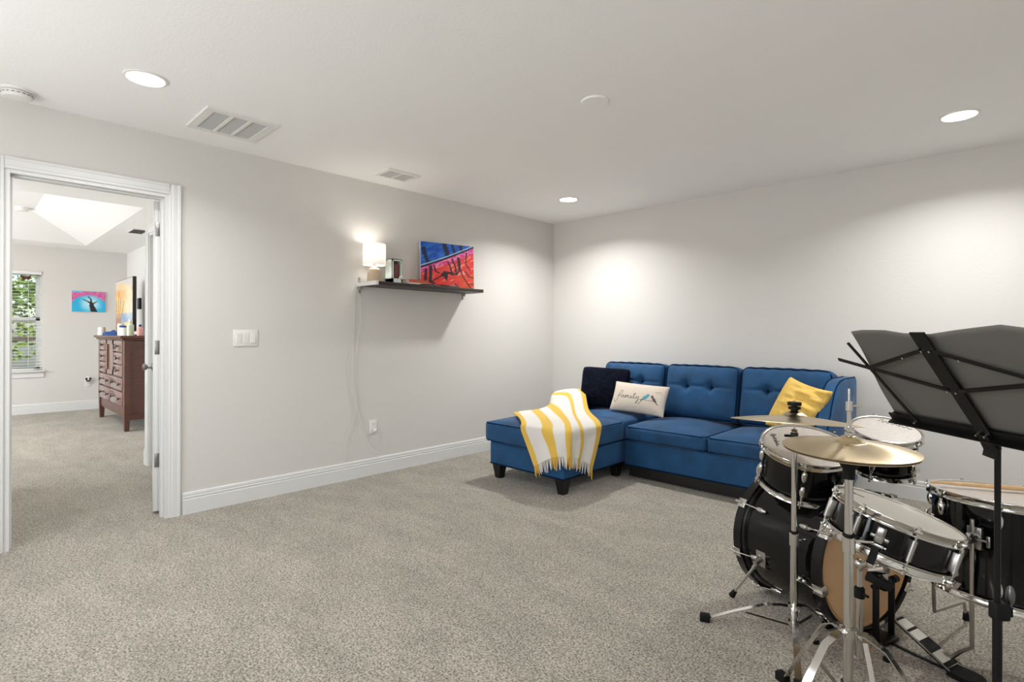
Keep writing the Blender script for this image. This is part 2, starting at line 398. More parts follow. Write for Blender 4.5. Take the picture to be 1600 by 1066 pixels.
# door leaf of the doorway, swung open into the hall
def door_leaf(name, hinge, d, e, w_, h_, t_, hinges=True, knob_side=1):
    d = V((*d, 0)).normalized(); e = V((*e, 0)).normalized(); Z = V((0, 0, 1)); P = V((hinge[0], hinge[1], .018))
    b = B(); c = P + d * w_ / 2 + e * t_ / 2 + Z * h_ / 2
    b.obox(c, d, e, Z, w_, t_ - .012, h_, .002)
    for s in (-1, 1):
        f = c + e * s * (t_ / 2 - .003)
        for u0, u1 in ((-.5, -.5 + .11 / w_), (.5 - .11 / w_, .5)): b.obox(f + d * (u0 + u1) / 2 * w_, d, e, Z, (u1 - u0) * w_, .006, h_, .001)
        for z0, z1 in ((0, .22), (.86, 1.02), (h_ - .12, h_)): b.obox(f + Z * ((z0 + z1) / 2 - h_ / 2), d, e, Z, w_ - .2, .006, z1 - z0, .001)
    o = struct(b.obj(name, 'door_white', at=P)); o.location = P
    return o, P, d, e, Z
dl, P, d, e, Z = door_leaf('door_1', (-.132, -3.853), (-.978, .2095), (-.2095, -.978), .74, 2.02, .036)
# (leaf runs away from the viewer; its hinge edge faces the room)
def hinge_at(z):
    b = B(); q = P + Z * (z - .018)
    b.obox(q - d * .0012 + e * .013, e, d, Z, .030, .0022, .09, .0008); b.obox(V((-.088, D1 - .0195, z)), (1, 0, 0), (0, 1, 0), Z, .030, .0022, .09, .0008)
    b.tube([q - d * .004 - e * .006 - Z * .046, q - d * .004 - e * .006 + Z * .046], .006, 10)
    for zz in (-.03, 0, .03): b.tube([q - d * .002 + e * .013 + Z * zz, q - d * .0045 + e * .013 + Z * zz], .003, 8)
    return b.obj('hinge', 'nickel', dl)
for z in (.35, 1.085, 1.855): hinge_at(z)
kb = B()
for s, f in ((1, .036), (-1, 0)):
    c = P + d * .685 + e * f + Z * .905; n = e * s
    kb.lathe([(0, 0), (.03, 0), (.03, .005), (.014, .009), (.011, .03), (.02, .038), (.026, .05), (.022, .062), (0, .066)], c, n, 24)
kb.obj('door_knob', 'nickel', dl)
dl2, *_ = door_leaf('door_2', (hd0 + .02, HYR + .045), (1, 0), (0, 1), hd1 - hd0 - .04, 2.015, .036)

# ------------------------------------------------------------------ bedroom window, blind, view outside
wo = thing('window_1', 'white double hung bedroom window with blind beyond the open door', 'window', (BX - .08, (W0 + W1) / 2, WZ0)); wo['kind'] = 'structure'
xg = BX - .085
def sash(name, z0, z1, x):
    b = B(); y0, y1, f = W0 + .02, W1 - .02, .045
    b.box((x, y0, z0), (x + .03, y0 + f, z1)).box((x, y1 - f, z0), (x + .03, y1, z1)).box((x, y0, z0), (x + .03, y1, z0 + f)).box((x, y0, z1 - f), (x + .03, y1, z1))
    o = b.obj(name, 'trim', wo, smooth=False); B().box((x + .012, y0 + f, z0 + f), (x + .018, y1 - f, z1 - f)).obj('pane', 'glass', o, smooth=False)
sash('sash', 1.32, WZ1 - .01, xg - .03); sash('sash', WZ0 + .03, 1.395, xg)
b = B(); b.box((BX - .139, W0, WZ0), (BX - .04, W0 + .02, WZ1)).box((BX - .139, W1 - .02, WZ0), (BX - .04, W1, WZ1)).box((BX - .139, W0, WZ1 - .02), (BX - .04, W1, WZ1))
b.obj('window_frame', 'trim', wo, smooth=False)
B().box((BX - .139, W0 - .03, WZ0 - .0), (BX + .045, W1 + .03, WZ0 + .03), .006).box((BX + .001, W0 - .02, WZ0 - .075), (BX + .014, W1 + .02, WZ0)).obj('window_sill', 'trim', wo)
bl = thing('window_blind', 'white horizontal slat blind hanging in the bedroom window', 'blind', (BX - .02, (W0 + W1) / 2, WZ0 + .04))
B().box((BX - .045, W0 + .004, WZ1 - .05), (BX + .012, W1 - .004, WZ1 - .002), .004).obj('headrail', 'blind_white', bl)
b = B(); z = WZ0 + .075
while z < WZ1 - .06:
    b.obox((BX - .02, (W0 + W1) / 2, z), (1, 0, .02), (0, 1, 0), (-.02, 0, 1), .046, W1 - W0 - .012, .0026); z += .044
b.obj('slats', 'blind_white', bl, smooth=False)
B().box((BX - .045, W0 + .006, WZ0 + .034), (BX + .005, W1 - .006, WZ0 + .052), .003).obj('bottom_rail', 'blind_white', bl)
b = B()
for y in (W0 + .15, W1 - .15, (W0 + W1) / 2):
    b.tube([(BX - .0435, y, WZ0 + .05), (BX - .0435, y, WZ1 - .05)], .0012, 6); b.tube([(BX + .004, y, WZ0 + .05), (BX + .004, y, WZ1 - .05)], .0012, 6)
b.obj('ladder_cords', 'blind_white', bl)
b = B(); c = V((BX + .018, -4.075, 1.965))
for s in (-1, 1):
    b.prism([(0, .004), (s * .05, .038), (s * .062, .03), (s * .045, .004), (s * .04, -.022), (s * .022, -.036), (s * .004, -.01)], -.001, .001, c, V((0, 1, 0)), V((0, 0, 1)), V((1, 0, 0)))
b.ball(c, .004, .004, .026)
b.tube([c + V((0, 0, .02)), c + V((-.012, 0, .06))], .0008, 6)
tag(b.obj('butterfly_ornament', 'butterfly', smooth=False), 'dark red butterfly ornament hanging on the bedroom blind', 'ornament')
tag(B().box((BX - .02, -3.985, WZ0 + .03), (BX + .035, -3.925, WZ0 + .05), .004).obj('sensor_box', 'bracket_grey'), 'small grey box lying on the bedroom window sill', 'box')
# outside
o = B().box((-60, -40, -3.2), (BX - 1.0, 40, -3.0)).obj('lawn', 'lawn', smooth=False); o['kind'] = 'structure'
def foliage(b, c, rx, ry, rz_, n, s):
    rnd = random.Random(int(abs(c[0] * 31 + c[1] * 77) * 10))
    for _ in range(n):
        while True:
            p = V((rnd.uniform(-1, 1), rnd.uniform(-1, 1), rnd.uniform(-1, 1)))
            if .25 < p.length < 1: break
        q = V(c) + V((p.x * rx, p.y * ry, p.z * rz_)); nrm = V((rnd.uniform(-1, 1), rnd.uniform(-1, 1), rnd.uniform(-.3, 1))).normalized(); _, u, wv = frame(nrm); a = s * rnd.uniform(.6, 1.4)
        b._add([q - u * a * .5, q - wv * a * .3 + nrm * a * .08, q + u * a * .5, q + wv * a * .3 + nrm * a * .08], [(0, 1, 2, 3)])
def tree(x, y, trunk, crowns, n, s, lm, label, branches=()):
    t = thing('garden_tree', label, 'tree', (x, y, -3), 'trees beyond the bedroom window'); b = B(); b.tube(spline(trunk, 12), [lerp(.22, .08, i / 12) for i in range(13)], 9)
    for br in branches: b.tube(spline(br, 8), [lerp(.09, .03, i / 8) for i in range(9)], 7)
    b.obj('trunk', 'bark', t); b = B()
    for c in crowns: foliage(b, c[:3], c[3], c[4], c[5], n, s)
    b.obj('foliage', lm, t, smooth=False, fix=False)
tree(-15, -3.9, [(-15, -4.9, -3), (-15, -4.7, -1), (-15, -4.4, .8), (-15, -4.6, 3)], [(-15, -3.9, 2.0, 1.2, 1.6, .6), (-15, -3.2, 3.3, 1.4, 1.7, .7), (-15.2, -5.4, 2.6, 1.2, 1.2, 1.2)], 650, .15, 'leaf_a', 'green tree with a crooked branch outside the bedroom window', [[(-15, -4.4, .8), (-14.8, -3.9, 1.0), (-14.8, -3.3, 1.02), (-14.7, -2.4, 1.25)]])
tree(-20, -2.6, [(-20, -2.4, -3), (-20, -2.5, 0), (-20, -2.6, 3)], [(-20, -3.4, 2.9, 1.5, 2.0, .9), (-20, -2.0, 4.6, 1.5, 2.0, 1.0), (-20, -4.4, 1.0, 1.8, 2.0, .9)], 700, .19, 'leaf_b', 'paler tree standing further back outside the bedroom window')
def bush(c, r_, lm, label):
    b = B(); foliage(b, (c[0], c[1], c[2]), *r_, 2200, .14)
    tag(b.obj('garden_bush', lm, smooth=False, fix=False), label, 'bush', 'bushes beyond the bedroom window')
bush((-12.6, -4.7, -1.2), (.9, 1.0, 1.85), 'leaf_a', 'dark green bush low outside the bedroom window')
bush((-13.6, -2.7, -1.1), (.9, .95, 1.9), 'leaf_b', 'yellow green bush low outside the bedroom window')

# ================================================================== LIGHTS
def downlight(x, y, z, energy, label, room=True):
    t = thing('recessed_light', label, 'light', (x, y, z), 'recessed ceiling lights')
    B().lathe([(.094, 0), (.094, -.004), (.082, -.007), (.078, -.002), (.078, 0)], (x, y, z), (0, 0, 1), 48).obj('trim_ring', 'plastic_white', t)
    B().lathe([(0, -.003), (.078, -.003), (.078, -.001), (0, -.001)], (x, y, z), (0, 0, 1), 48).obj('lens', 'lamp_glow', t)
    ld = bpy.data.lights.new('downlight', 'AREA'); ld.shape = 'DISK'; ld.size = .15; ld.energy = energy; ld.spread = R(142); ld.color = (.99, .99, .985)
    lo = bpy.data.objects.new('downlight', ld); COL.objects.link(lo); lo.location = (0, 0, -.012); lo.parent = t
E1 = 18
downlight(.813, -4.13, H, E1 * .52, 'recessed ceiling light nearest the doorway')
downlight(.834, -.79, H, E1, 'recessed ceiling light above the sofa chaise')
downlight(3.66, -.785, H, E1 * .85, 'recessed ceiling light above the drum kit')
downlight(3.66, -4.13, H, E1 * .35, 'added unseen fill light behind the music stand')  # extra lamp out of view, added as fill
for x, y in ((-4.2, -4.9),):
    downlight(x, y, H + rz, 18, 'added unseen fill light in the bedroom tray')  # added lamp, unseen, brightens the bedroom
downlight(-.95, -4.2, H, 3.5, 'added unseen fill light in the short hall')  # added lamp outside the view, lifts the hall a little
def window_fill(x, y, z, sx, sy, direction, energy, col=(.95, .975, 1)):     # added fill light, set at an unseen window opening
    ld = bpy.data.lights.new('fill_or_portal', 'AREA'); ld.shape = 'RECTANGLE'; ld.size = sx; ld.size_y = sy; ld.energy = energy; ld.color = col
    lo = bpy.data.objects.new('fill_or_portal', ld); COL.objects.link(lo); lo.location = (x, y, z); lo.rotation_euler = V(direction).to_track_quat('-Z', 'Y').to_euler()
for p in lw: window_fill((p[0] + p[1]) / 2, BYL - .08, 1.42, p[1] - p[0], 1.33, (0, 1, .0), 54)
for p in sw: window_fill((p[0] + p[1]) / 2, YS - .08, (SWZ0 + SWZ1) / 2, p[1] - p[0], 1.38, (0, 1, .2), 27)
ld = bpy.data.lights.new('fill_or_portal', 'AREA'); ld.shape = 'RECTANGLE'; ld.size = W1 - W0; ld.size_y = WZ1 - WZ0; ld.cycles.is_portal = True
lo = bpy.data.objects.new('fill_or_portal', ld); COL.objects.link(lo); lo.location = (BX - .145, (W0 + W1) / 2, (WZ0 + WZ1) / 2); lo.rotation_euler = (0, R(-90), 0)

# ================================================================== CEILING AND WALL FITTINGS
t = thing('smoke_detector', 'round white smoke detector above the doorway', 'smoke detector', (.163, -4.56, H))
B().lathe([(0, 0), (.075, 0), (.075, -.008), (.07, -.01), (0, -.01)], (.163, -4.56, H), (0, 0, 1), 40).obj('mounting_plate', 'plastic_white', t)
B().lathe([(0, -.01), (.055, -.01), (.062, -.014), (.064, -.03), (.056, -.04), (.03, -.044), (0, -.045)], (.163, -4.56, H), (0, 0, 1), 40).obj('body', 'plastic_white', t)
b = B()
for k_ in range(18):
    a = 2 * pi * k_ / 18; b.obox((.163 + .0625 * cos(a), -4.56 + .0625 * sin(a), H - .024), (-sin(a), cos(a), 0), (cos(a), sin(a), 0), (0, 0, 1), .012, .004, .003)
b.obj('slots', 'vent_dark', t, smooth=False)
t = thing('ceiling_vent', 'large white return vent with three grey panels', 'vent', (.485, -3.62, H))
x0, x1, y0, y1 = .285, .69, -3.815, -3.425
b = B(); zz = H - .012
for q in ((x0, y0, x0 + .045, y1), (x1 - .045, y0, x1, y1), (x0 + .0452, y0, x1 - .0452, y0 + .045), (x0 + .0452, y1 - .045, x1 - .0452, y1)): b.box((q[0], q[1], zz), (q[2], q[3], H))
for f in (1 / 3, 2 / 3): yc = lerp(y0 + .045, y1 - .045, f); b.box((x0 + .0452, yc - .009, zz), (x1 - .0452, yc + .009, H))
b.obj('vent_frame', 'plastic_white', t, smooth=False)
b = B()
for i in range(34):
    x = lerp(x0 + .048, x1 - .048, i / 33); b.obox((x, (y0 + y1) / 2, H - .005), (1, 0, .6), (0, 1, 0), (-.6, 0, 1), .010, y1 - y0 - .09, .0012)
b.obj('louvers', 'vent_grey', t, smooth=False)
B().box((x0 + .04, y0 + .04, H - .0015), (x1 - .04, y1 - .04, H - .0003)).obj('backing', 'vent_grey', t, smooth=False)
t = thing('ceiling_register', 'small white supply register near the lamp wall', 'vent', (.345, -2.345, H))
x0, x1, y0, y1 = .235, .45, -2.495, -2.2
b = B(); zz = H - .014
for q in ((x0, y0, x0 + .03, y1), (x1 - .03, y0, x1, y1), (x0 + .0302, y0, x1 - .0302, y0 + .03), (x0 + .0302, y1 - .03, x1 - .0302, y1)): b.box((q[0], q[1], zz), (q[2], q[3], H))
b.box((x0 + .0302, (y0 + y1) / 2 - .006, zz), (x1 - .0302, (y0 + y1) / 2 + .006, H))
b.obj('register_frame', 'plastic_white', t, smooth=False); b = B()
for i in range(7):
    x = lerp(x0 + .04, x1 - .04, i / 6); b.obox((x, (y0 + y1) / 2, H - .007), (1, 0, .55), (0, 1, 0), (-.55, 0, 1), .013, y1 - y0 - .06, .0016)
b.obj('louvers', 'vent_grey', t, smooth=False)
B().box((x0 + .028, y0 + .028, H - .0012), (x1 - .028, y1 - .028, H - .0003)).obj('duct_opening', 'vent_dark', t, smooth=False)
tag(B().lathe([(0, 0), (.076, 0), (.076, -.004), (.07, -.009), (0, -.010)], (2.262, -2.38, H), (0, 0, 1), 40).obj('ceiling_plate', 'ceiling'), 'blank round cover plate at mid ceiling', 'cover plate')
t = thing('light_switch', 'white three rocker switch plate beside the doorway', 'light switch', (0, -3.367, 1.145))
B().box((0, -3.449, 1.088), (.007, -3.285, 1.203), .003).obj('plate', 'plastic_white', t)
for i, yy in enumerate((-3.413, -3.367, -3.321)):
    B().hexa([(.006, yy - .0165, 1.112), (.0095 if i < 2 else .0125, yy - .0165, 1.112), (.0095 if i < 2 else .0125, yy + .0165, 1.112), (.006, yy + .0165, 1.112), (.006, yy - .0165, 1.179), (.0125 if i < 2 else .0085, yy - .0165, 1.179), (.0125 if i < 2 else .0085, yy + .0165, 1.179), (.006, yy + .0165, 1.179)]).obj('rocker', 'plastic_white', t, smooth=False)
t = thing('wall_outlet', 'white wall outlet with a plug under the shelf', 'outlet', (0, -2.352, .40))
B().box((0, -2.388, .342), (.006, -2.316, .458), .003).obj('plate', 'plastic_white', t)
for zc in (.425, .375):
    b = B()
    for dy in (-.007, .007): b.box((.0058, -2.352 + dy - .0012, zc - .004), (.0068, -2.352 + dy + .0012, zc + .006))
    b.ball((.006, -2.352, zc - .010), .0015, .003, .003); b.obj('socket', 'vent_dark', t, smooth=False)

# ================================================================== SHELF
SY0, SY1, SX, SZ0, SZ1 = -2.505, -1.355, .295, 1.563, 1.589
t = thing('wall_shelf', 'dark brown wall shelf with metal end brackets', 'shelf', (0, -1.93, SZ0))
B().box((.001, SY0, SZ0), (SX, SY1, SZ1), .002).obj('board', 'shelf_dark', t)
for s, y in ((-1, SY0), (1, SY1)):
    b = B(); yy = y + s * .003
    b.box((0, yy - .003, SZ0 - .003), (SX + .004, yy + .003, SZ1 + .003), .001)
    b.box((SX, y - s * .018, SZ0 - .003), (SX + .004, yy, SZ1 + .003), .001)
    br = b.obj('bracket', 'bracket_white', t)
    b = B(); b.box((0, y - s * .02 - .010, SZ0 - .055), (.006, y - s * .02 + .012, SZ1 + .05), .002); b.box((0, y - s * .02 - .010, SZ0 - .026), (.03, y - s * .02 + .012, SZ0 - .001), .002)
    pl = b.obj('wall_plate', 'bracket_grey', br)
    for zc in (SZ0 - .042, SZ1 + .034): B().tube([(.0058, y - s * .019, zc), (.0075, y - s * .019, zc)], .004, 10).obj('screw', 'vent_dark', br)
# lamp
LX, LY, LZ = .135, -2.425, SZ1
t = thing('table_lamp', 'small lamp with ribbed beige base and white drum shade', 'lamp', (LX, LY, LZ))
prof = [(0, 0), (.056, 0)]
for i in range(9):
    f = i / 9; r_ = .058 - .012 * f ** 2.2; z = .004 + .105 * f
    prof += [(r_ - .004, z), (r_ + .001, z + .004), (r_ + .001, z + .008)]
prof += [(.040, .112), (.03, .121), (.012, .127), (.008, .140), (0, .141)]
B().lathe(prof, (LX, LY, LZ), (0, 0, 1), 48).obj('base', 'ceramic_beige', t, sharp=60)
B().lathe([(.088, .142), (.092, .142), (.090, .312), (.086, .312)], (LX, LY, LZ), (0, 0, 1), 56, closed=True).obj('lamp_shade', 'lampshade', t)
B().tube([(LX, LY, LZ + .14), (LX, LY, LZ + .19)], .011, 12).obj('socket', 'bracket_grey', t)
B().ball((LX, LY, LZ + .222), .024, .024, .03).obj('bulb', 'lamp_glow', t)
ld = bpy.data.lights.new('lamp_bulb', 'POINT'); ld.energy = 1.8; ld.shadow_soft_size = .035; ld.color = (1, .93, .84)
lo = bpy.data.objects.new('lamp_bulb', ld); COL.objects.link(lo); lo.location = (0, 0, .222 + .035); lo.parent = t
cord = [(LX - .05, LY, LZ + .008), (.06, -2.455, LZ + .004), (.012, -2.48, SZ1 + .006), (.006, -2.512, SZ0 - .03), (.014, -2.535, 1.42), (.012, -2.537, 1.2), (.016, -2.55, 1.02), (.02, -2.553, .88), (.012, -2.54, .755), (.018, -2.527, .69), (.014, -2.49, .54), (.014, -2.456, .42), (.03, -2.40, .25), (.05, -2.34, .19), (.045, -2.27, .21), (.03, -2.28, .30), (.026, -2.315, .345), (.024, -2.335, .362)]
c = B().tube(spline(cord, 120), .0022, 6).obj('cord', 'cord_white', t)
B().obox((.02, -2.345, .372), (0, .6, .75), (1, 0, 0), (0, .75, -.6), .03, .026, .018, .004).obj('plug', 'plastic_white', t)
cab = [(.09, -2.44, SZ1 + .003), (.014, -2.455, SZ1 + .006), (.005, -2.509, SZ0 - .03), (.012, -2.49, 1.44), (.02, -2.483, 1.25), (.012, -2.507, 1.10), (.02, -2.52, .98), (.012, -2.545, .85), (.02, -2.532, .73), (.014, -2.51, .66), (.014, -2.53, .50), (.02, -2.60, .34), (.02, -2.615, .22), (.018, -2.60, .15)]
cab = [(x, y + .016, z) if 1 < i < 4 else (x, y, z) for i, (x, y, z) in enumerate(cab)]
tag(B().tube(spline(cab, 100), .0018, 6).obj('charging_cable', 'cord_white'), 'thin white cable hanging loose from the shelf end', 'cable')
# boxed keepsake
t = thing('gift_box', 'pale mint box with open window beside the lamp', 'box', (.155, -2.235, SZ1))
x0, x1, y0, y1, z0, z1 = .09, .19, -2.295, -2.195, SZ1, SZ1 + .205
b = B(); b.box((x0, y0, z0), (x1, y0 + .003, z1)).box((x0, y1 - .003, z0), (x1, y1, z1)).box((x0, y0, z0), (x0 + .003, y1, z1)).box((x0, y0, z0), (x1, y1, z0 + .045)).box((x0, y0, z1 - .006), (x1, y1, z1))
b.box((x1 - .004, y0, z0), (x1, y0 + .016, z1)).box((x1 - .004, y1 - .01, z0), (x1, y1, z1)).box((x1 - .004, y0, z1 - .016), (x1, y1, z1))
b.obj('carton', 'mint', t, smooth=False)
b = B(); b.box((.12, -2.272, z0 + .047), (.176, -2.212, z0 + .172), .018, 3); b.ball((.15, -2.242, z0 + .175), .018, .02, .018); b.obj('figurine', 'maroon', t)
b = B(); b.ball((.186, -2.205, z0 + .055), .012, .02, .016); b.obj('ribbon', 'card_cream', t)
# books and slim things
def book(name, x0, x1, y0, y1, z0, h, rz_, cover, label, cat='book'):
    t = thing(name, label, cat, ((x0 + x1) / 2, (y0 + y1) / 2, z0)); c = V(((x0 + x1) / 2, (y0 + y1) / 2, z0)); ux, uy = V((cos(rz_), sin(rz_), 0)), V((-sin(rz_), cos(rz_), 0)); w_, d_ = x1 - x0, y1 - y0
    b = B(); b.obox(c + V((0, 0, .0015)), ux, uy, (0, 0, 1), w_, d_, .003); b.obox(c + V((0, 0, h - .0015)), ux, uy, (0, 0, 1), w_, d_, .003); b.obox(c + V((0, 0, h / 2)) + ux * (w_ / 2 - .0015), ux, uy, (0, 0, 1), .003, d_, h)
    b.obj('cover', cover, t, smooth=False)
    B().obox(c + V((0, 0, h / 2)) - ux * .001, ux, uy, (0, 0, 1), w_ - .006, d_ - .006, h - .0062).obj('pages', 'paper', t, smooth=False)
    return t
book('flat_book', .05, .205, -2.15, -1.93, SZ1, .022, .06, 'paper', 'pale flat book at the bottom of the shelf pile')
book('flat_book', .055, .20, -2.135, -1.93, SZ1 + .022, .026, .02, 'book_orange', 'orange book on top of the shelf pile')
book('flat_book', .095, .225, -1.885, -1.71, SZ1, .022, -.05, 'book_red', 'red book lying before the blue and red canvas')
tag(B().box((.225, -2.05, SZ1), (.288, -1.90, SZ1 + .010), .004).obj('slim_phone', 'black_plastic'), 'slim black phone lying on the shelf edge by the orange book', 'phone')
tag(B().box((.235, -1.84, SZ1), (.285, -1.66, SZ1 + .013), .005).obj('remote_control', 'black_plastic'), 'long black remote on the shelf edge before the canvas', 'remote')

# painted canvas leaning on the wall: painted lake-and-branches picture
def canvas(name, label, cat, O, ux, uy, w_, h_, th_, colf, nu, nv, edge, group=None):
    ux, uy = V(ux).normalized(), V(uy).normalized(); n = ux.cross(uy); O = V(O)
    t = thing(name, label, cat, O + ux * w_ / 2, group)
    B().grid(nu, nv, lambda u, v: O + ux * (u * w_) + uy * (v * h_) + n * (th_ / 2 + .0006), colf).obj('painted_face', 'paint', t, smooth=False, fix=False)
    B().obox(O + ux * w_ / 2 + uy * h_ / 2, ux, uy, n, w_, h_, th_, .001).obj('stretcher', edge, t, smooth=False)
    return t
DIAG = lambda u: .44 + .54 * u - .02 * sin(u * 3)
strokes = [([(.05, .10), (.16, .14), (.24, .10)], .022), ([(.08, .12), (.09, .40)], .026), ([(.17, .14), (.18, .46)], .03), ([(.24, .50), (.27, .36), (.33, .34)], .016), ([(.40, .30), (.45, .36), (.47, .26)], .035), ([(.50, .36), (.58, .34)], .03), ([(.82, .42), (.9, .3), (1, .28)], .014), ([(.62, .12), (.7, .05)], .014), ([(.86, .84), (.84, .6), (.92, .45)], .012), ([(.17, .12), (.36, .27), (.42, .30)], .014), ([(.42, .31), (.52, .34), (.66, .33), (.72, .42), (.73, .60)], .016),
           ([(.56, .36), (.55, .47), (.50, .60)], .014), ([(.66, .34), (.64, .50), (.58, .66)], .018), ([(.72, .44), (.70, .70)], .026), ([(.73, .46), (.78, .30), (.88, .12), (.97, .0)], .012), ([(.88, .12), (1, .14)], .010), ([(.42, .30), (.47, .20)], .02)]
trees_ = [([(.05, .86), (.09, .68), (.15, .52)], .045), ([(.43, 1.0), (.47, .84), (.51, .70)], .05), ([(.58, 1), (.63, .80)], .03), ([(.74, 1), (.76, .88)], .04)]
def art(u, v):
    g = DIAG(u); n1 = noise(u * 9 + v * 5, v * 26 - u * 16); n2 = noise(u * 40 + 3, v * 40)
    if v > g + .025:
        c = mixc((16, 70, 176), (56, 150, 226), n1 * .9 * (1.25 - v * .6))
        for pts, wd in trees_:
            dd = poly_d((u, v), pts)
            if dd < wd * (.6 + .5 * n2): c = mixc(c, (22, 34, 60), .9)
        if v < g + .05: c = mixc(c, (190, 220, 240), .8)
    elif v > g - .018: c = (26, 22, 30)
    else:
        below = g - v; c = mixc((214, 40, 46), (236, 84, 62), n1)
        c = mixc((216, 50, 150), c, smooth01(.02, .22, below + .08 * (n1 - .5))); 
        if n1 > .8: c = mixc(c, (250, 190, 170), .5)
        if u > .7 and v < .35: c = mixc(c, (222, 96, 40), .5 * n2 + .2)
        if below < .12 and n2 > .55: c = mixc(c, (236, 170, 226), .6)
        for pts, wd in strokes:
            if poly_d((u, v), pts) < wd * (.7 + .6 * n2): c = mixc(c, (30, 20, 30), .88)
    return c
canvas('painting', 'blue and red abstract canvas leaning on the shelf', 'painting', (.048, -1.905, SZ1 + .001), (.105, .53, 0), (-.03, .006, 1), .545, .412, .022, art, 130, 90, 'canvas_edge')

# ================================================================== BEDROOM CONTENTS
def art_tree(u, v):
    n1 = noise(u * 6, v * 8); n2 = noise(u * 34 + 9, v * 26)
    rr = sqrt(((u - .56) * 1.25) ** 2 + (v - .42) ** 2); c = mixc((200, 236, 248), (44, 178, 224), smooth01(.08, .55, rr + .1 * (n1 - .5)))
    arch = .62 + .30 * (1 - (2 * u - 1.02) ** 2) ; 
    if v > arch - .12 + .1 * (n2 - .5) and v > .5 - .1 * (u < .25) and v < .985: c = mixc((232, 140, 190), (196, 70, 140), n2)
    if v > .95 and u < .3: c = (70, 200, 230)
    for pts, w0, w1 in (([(.66, 0), (.58, .32), (.575, .45)], .10, .04), ([(.57, .40), (.48, .50), (.33, .60)], .035, .018), ([(.58, .42), (.56, .62), (.48, .74)], .03, .014), ([(.60, .32), (.66, .44), (.76, .53)], .03, .012)):
        for i, (a, b_) in enumerate(zip(pts, pts[1:])):
            dd, tt = seg_d((u, v), a, b_); f = (i + tt) / (len(pts) - 1)
            if dd < lerp(w0, w1, f): c = (36, 30, 34)
    return c
canvas('painting', 'small canvas of a pink blossom tree on the bedroom wall', 'painting', (BX + .012, -3.562, 1.495), (0, 1, 0), (0, 0, 1), .41, .312, .022, art_tree, 60, 48, 'canvas_edge')
# dresser
DX0, DX1, DY0, DY1, DH = -5.42, -3.775, -3.385, -2.91, 1.13
t = thing('dresser', 'reddish brown tall dresser by the bedroom wall', 'dresser', ((DX0 + DX1) / 2, (DY0 + DY1) / 2, 0))
b = B(); b.box((DX0 + .03, DY0 + .02, .16), (DX1 - .03, DY1, DH - .05)); b.box((DX1 - .03, DY0 + .06, .13), (DX1 - .012, DY1 - .02, .20)); b.box((DX1 - .03, DY0 + .06, DH - .12), (DX1 - .012, DY1 - .02, DH - .05)); b.obj('carcass', 'dresser_wood', t, smooth=False)
B().box((DX0 - .05, DY0 - .05, DH - .02), (DX1 + .05, DY1 + .02, DH + .012), .006).box((DX0 - .025, DY0 - .025, DH - .045), (DX1 + .025, DY1 + .005, DH - .02), .006).obj('dresser_top', 'dresser_wood', t)
for x in (DX0, DX1 - .09):
    for y in (DY0, DY1 - .06):
        B().hexa([(x + .012, y + .008, 0), (x + .078, y + .008, 0), (x + .078, y + .052, 0), (x + .012, y + .052, 0), (x, y, .2), (x + .09, y, .2), (x + .09, y + .06, .2), (x, y + .06, .2)]).box((x, y, .2), (x + .09, y + .06, DH - .045)).obj('leg', 'dresser_wood', t, smooth=False)
poly = [(0, .28), (0, .17)] + [(f * (DX1 - DX0 - .18), .17 + .045 * sin(pi * f)) for f in [i / 12 for i in range(1, 12)]] + [(DX1 - DX0 - .18, .17), (DX1 - DX0 - .18, .28)]
B().prism(poly, 0, .02, (DX0 + .09, DY0 + .012, 0), V((1, 0, 0)), V((0, 0, 1)), V((0, 1, 0))).obj('apron', 'dresser_wood', t, smooth=False)
def knob(x, z, par): B().lathe([(0, 0), (.01, 0), (.008, .012), (.02, .018), (.023, .026), (.016, .032), (0, .034)], (x, DY0 - .004, z), (0, -1, 0), 16).obj('knob', 'pewter', par)
xa, xb = DX0 + .10, DX1 - .10; wt = xb - xa
def drawer(x0, x1, z0, z1, ks):
    o = B().box((x0 + .006, DY0 - .004, z0 + .006), (x1 - .006, DY0 + .03, z1 - .006), .004).obj('drawer', 'dresser_front', t)
    for kx in ks: knob(lerp(x0, x1, kx), (z0 + z1) / 2, o)
for i in range(3):
    z0 = .64 + i * .15; drawer(xa, xa + wt * .30, z0, z0 + .148, [.5]); drawer(xb - wt * .36, xb, z0, z0 + .148, [.5])
for z0, z1 in ((.47, .635), (.285, .465)):
    drawer(xa, (xa + xb) / 2 - .004, z0, z1, [.2, .8]); drawer((xa + xb) / 2 + .004, xb, z0, z1, [.2, .8])
b = B(); x0, x1 = xa + wt * .31, xb - wt * .37
b.box((x0, DY0 - .004, .645), (x0 + .06, DY0 + .02, 1.08)).box((x1 - .06, DY0 - .004, .645), (x1, DY0 + .02, 1.08)).box((x0, DY0 - .004, .645), (x1, DY0 + .02, .70)).box((x0, DY0 - .004, 1.03), (x1, DY0 + .02, 1.08)).box((x0 + .05, DY0 + .010, .69), (x1 - .05, DY0 + .02, 1.04))
dd_ = b.obj('door', 'dresser_front', t, smooth=False); b = B()
for z in (.72, 1.0): b.box((x1 + .002, DY0 - .007, z - .03), (x1 + .018, DY0 + .0, z + .03))
b.obj('hinges', 'metal_black', dd_, smooth=False)
